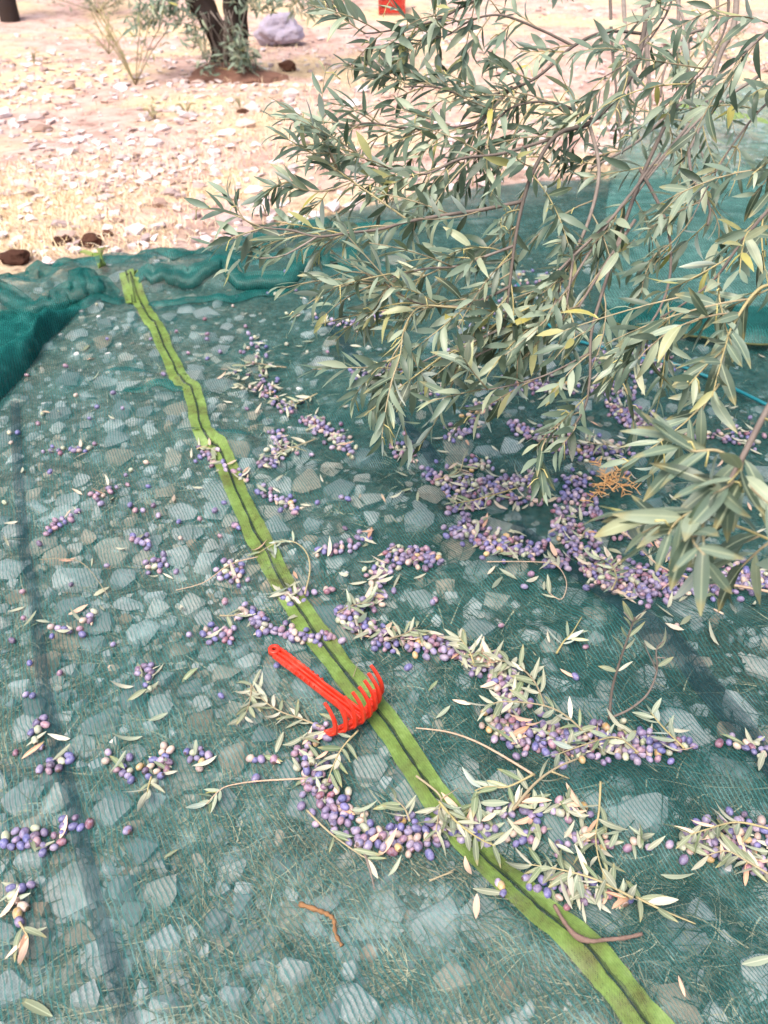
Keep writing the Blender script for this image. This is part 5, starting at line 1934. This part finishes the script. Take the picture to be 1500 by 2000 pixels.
def far_tree():
    r = random.Random(7)
    base = G(452, 142, 0.0)
    T = Tree(base, "dark forked olive trunk on the terrace with grey green suckers at its foot", 8)
    k = ppm(452, 142)
    w = 46 / k
    up = lambda x, y: Vector((base.x + (x - 452) / k, base.y, (142 - y) / k / math.cos(R(11))))
    # trunk as a ridged tapered tube with a root flare
    def ridged(name, pts, rad, n=16):
        P = smooth_path(pts, 5)
        V, F = tube(P, [1.0] * len(P), n)
        for i in range(len(P)):
            f = i / (len(P) - 1)
            rr = rad[0] + (rad[1] - rad[0]) * f
            rr *= 1 + 0.5 * math.exp(-f * 9)
            for q in range(n):
                j = i * n + q
                rid = 1 + 0.25 * math.sin(q * 2.7 + f * 9) + 0.55 * mnoise.noise(Vector((q, f * 6, rad[0] * 9)))
                V[j] = P[i] + (V[j] - P[i]) * rr * rid
        o = obj(name, pymesh(name, V, F, True), T.root)
        o.data.materials.append(M_OLDBARK)
    ridged("trunk", [up(456, 152), up(450, 122), up(440, 88), up(420, 45), up(400, 0), up(370, -100)], (w * 0.60, w * 0.34))
    ridged("limb", [up(452, 110), up(463, 78), up(472, 40), up(476, -10), up(490, -90), up(530, -200)], (w * 0.52, w * 0.36))
    fol = []
    for (x, y, rx, rz, n, dy) in [(480, 80, 30, 40, 150, -0.35), (430, 105, 22, 26, 70, -0.4), (500, 110, 22, 22, 80, -0.3), (360, 20, 50, 34, 260, -0.3), (310, 40, 40, 40, 120, -0.3), (540, 10, 80, 30, 260, -0.2), (620, 20, 70, 34, 220, 0.2), (405, 60, 25, 40, 90, -0.4)]:
        c = up(x, y) + Vector((0, dy, 0))
        fol += leaf_cloud(int(n * 0.9), c, (rx / k, 0.25, rz / k), r, (0.06, 0.10), 0.3)
    for (x, y, rx, rz, n) in [(420, -420, 330, 230, 1500), (600, -300, 200, 180, 700), (260, -300, 180, 160, 600)]:
        fol += leaf_cloud(n, up(x, y), (rx / k, 1.2, rz / k), r, (0.06, 0.09), 0.3)
    o = obj("foliage", joined("far_foliage", LM_J, fol), T.root, mat=M_LEAF_J)
    o["kind"] = "stuff"
    for i in range(12):
        a = up(452 + r.uniform(-14, 34), 140) + Vector((0, -0.3, 0))
        T.tube("sucker", [a, a + Vector((r.uniform(-.05, .05), 0, 0.2)), a + Vector((r.uniform(-.15, .15), r.uniform(-.1, .1), 0.45))], 0.008, 0.003, M_BARK, 5, 3)
    # mound of reddish earth at the foot
    m = obj("root_mound", clod_mesh(44), T.root, Matrix.Translation((base.x + 0.05, base.y - 0.25, -0.03)) @ Matrix.Diagonal((0.42, 0.30, 0.17, 1)))
    m.data.materials.clear()
    m.data.materials.append(mat_plain("reddish_earth", [(0.0, '#6f5046'), (1.0, '#7e5e52')], rnd_object, 0.95, 0.05, 14, 0.45, 0.9))


far_tree()


def corner_tree():
    r = random.Random(70)
    base = G(18, 32, 0.0)
    T = Tree(base, "second dark olive trunk far off in the upper left corner", 18)
    k = ppm(18, 32)
    T.tube("trunk", [base + Vector((0, 0, -0.1)), base + Vector((0, 0, 0.4)), base + Vector((-0.1, 0, 1.2)), base + Vector((0.1, 0, 2.0))], 20 / k, 14 / k, M_OLDBARK, 12)
    T.tube("limb", [base + Vector((0, 0, 0.25)), base + Vector((0.25, 0, 0.9)), base + Vector((0.5, 0, 1.8))], 10 / k, 8 / k, M_OLDBARK, 9)
    fol = leaf_cloud(900, base + Vector((0.2, 0, 2.3)), (1.5, 1.2, 0.7), r, (0.07, 0.1), 0.3)
    o = obj("foliage", joined("corner_foliage", LM_J, fol), T.root, mat=M_LEAF_J)
    o["kind"] = "stuff"


corner_tree()


def shrub(label, px, py, w, h, n, seed, size=(0.03, 0.055), mat=None, stems=6):
    r = random.Random(seed)
    base = G(px, py, 0.0)
    base.z = ter1(base.x, base.y)
    k = ppm(px, py)
    root = empty("shrub", base)
    tag(root, label, "shrub", "shrubs on the terrace")
    fol = []
    for i in range(stems):
        d = Vector((r.uniform(-1, 1) * w / k, r.uniform(-0.6, 0.6) * w / k, h / k * r.uniform(0.6, 1.1)))
        P = [base, base + d * 0.5 + Vector((0, 0, 0.03)), base + d]
        V, F = tube(smooth_path(P, 3), 0.004, 4)
        obj("stem", pymesh("stem", V, F, True), root).data.materials.append(M_TWIG)
        for q in range(n // stems):
            f = r.uniform(0.25, 1.05)
            p = base + d * f + Vector((r.gauss(0, .03), r.gauss(0, .03), r.gauss(0, .03)))
            fol.append((r.randrange(6), frame(Vector((r.gauss(0, 1), r.gauss(0, 1), r.gauss(0.2, .6))), Vector((r.gauss(0, .5), r.gauss(0, .5), 1)), p, r.uniform(*size))))
    o = obj("foliage", joined("shrub_foliage", LM_J, fol), root, mat=mat or M_SHRUB)
    o["kind"] = "stuff"


M_SHRUB = mat_leaf("dry_shrub_leaf", [(0.0, '#7c8060'), (0.5, '#98966c'), (1.0, '#b5aa7a')], [(0.0, '#9a9c80'), (1.0, '#b8b498')], rnd_island, 0.2, 0.2)
M_GREY = mat_leaf("grey_shrub_leaf", [(0.0, '#5f6a5a'), (0.6, '#808a76'), (1.0, '#9aa08a')], [(0.0, '#8a9484'), (1.0, '#a8ae9c')], rnd_island, 0.2, 0.2)
shrub("sparse yellowish seedling leaning left of the far trunk", 265, 165, 80, 130, 130, 1, stems=9)
shrub("thin dry shrub at the foot of the sloping bank", 210, 90, 60, 70, 90, 2)
shrub("low green tuft right against the far trunk's left side", 400, 110, 30, 70, 90, 3, mat=M_GREY)
shrub("brownish weed tuft below the far tree", 300, 235, 24, 26, 60, 4, (0.02, 0.04))
shrub("small grey weed in the middle of the terrace", 365, 228, 22, 24, 40, 5, (0.02, 0.04), M_GREY)
shrub("grey green bush along the far edge behind the corner trunk", 190, 18, 150, 60, 420, 6, (0.05, 0.08), M_GREY, 14)
shrub("grey bush at the far edge right of the forked trunk", 660, 20, 110, 60, 300, 7, (0.05, 0.08), M_GREY, 12)
shrub("dry shrub at the upper right behind the stems", 1400, 120, 70, 90, 160, 8, (0.04, 0.06), M_GREY)
shrub("dark weed beside the clod near the far root", 470, 215, 16, 14, 30, 9, (0.02, 0.035))
shrub("little weed growing by the lone corner stones", 65, 118, 16, 26, 24, 10, (0.03, 0.05))


def boulder():
    p = G(550, 72, 0.0)
    k = ppm(550, 72)
    bm = bmesh.new()
    bmesh.ops.create_icosphere(bm, subdivisions=4, radius=1)
    for v in bm.verts:
        c = v.co.copy()
        n = mnoise.noise(c * 1.3) * 0.35 + mnoise.noise(c * 3.1) * 0.14 + mnoise.noise(c * 8) * 0.05
        v.co *= 1 + n
        v.co.z = max(v.co.z, -0.5)
    me = bpy.data.meshes.new("boulder")
    bm.to_mesh(me)
    bm.free()
    o = obj("boulder", me, None, Matrix.Translation((p.x, p.y, 0.04)) @ Matrix.Rotation(0.3, 4, 'Z') @ Matrix.Rotation(-0.2, 4, 'Y') @ Matrix.Diagonal((46 / k, 0.2, 0.16, 1)),
            mat=mat_stone("lilac_rock", [(0.0, '#a59db2'), (1.0, '#b3abbf')], rnd_object))
    tag(o, "pale lilac grey boulder lying right of the forked trunk", "boulder")


boulder()


def crate():
    p = G(765, 28, 0.0)
    k = ppm(765, 28)
    w, d, h = 24 / k, 0.16, 0.30
    root = empty("crate", p)
    tag(root, "red plastic harvest crate standing far back behind the leaves", "crate")
    Mr = mat_red("crate_red", '#a8281c', '#bf3a2a')
    def box(name, x0, x1, y0, y1, z0, z1):
        V = [(p.x + x, p.y + y, z) for x in (x0, x1) for y in (y0, y1) for z in (z0, z1)]
        F = [(0, 1, 3, 2), (4, 6, 7, 5), (0, 4, 5, 1), (2, 3, 7, 6), (0, 2, 6, 4), (1, 5, 7, 3)]
        obj(name, pymesh(name, V, F), root, mat=Mr)
    box("floor_panel", -w, w, -d, d, 0.0, 0.015)
    for s in (-1, 1):
        box("corner_post", s * w - 0.012, s * w + 0.012, -d - 0.012, -d + 0.012, 0.016, h)
        box("corner_post", s * w - 0.012, s * w + 0.012, d - 0.012, d + 0.012, 0.016, h)
    for i in range(4):
        z = 0.03 + i * 0.072
        for s in (-1, 1):
            box("slat", -w + 0.014, w - 0.014, s * d - 0.006, s * d + 0.006, z, z + 0.045)
            box("slat", s * w - 0.006, s * w + 0.006, -d + 0.014, d - 0.014, z, z + 0.045)
    box("rim", -w - 0.018, w + 0.018, -d - 0.018, -d - 0.013, h - 0.04, h + 0.01)


crate()
# scrap of blue plastic on the terrace
p = G(738, 153, 0.02)
s = 10 / ppm(738, 153)
o = link(bpy.data.objects.new("plastic_scrap", clod_mesh(9.0)), None, Matrix.Translation((p.x, p.y, 0.03)) @ Matrix.Diagonal((s * 1.1, s * 0.8, s * 0.6, 1)))
o.data.materials.clear()
o.data.materials.append(mat_plain("blue_plastic", [(0.0, '#7d8fc4'), (1.0, '#8a9ccc')], rnd_object, 0.4, 0.4, 30, 0.1))
tag(o, "crumpled pale blue plastic scrap lying on the pebbles", "scrap")
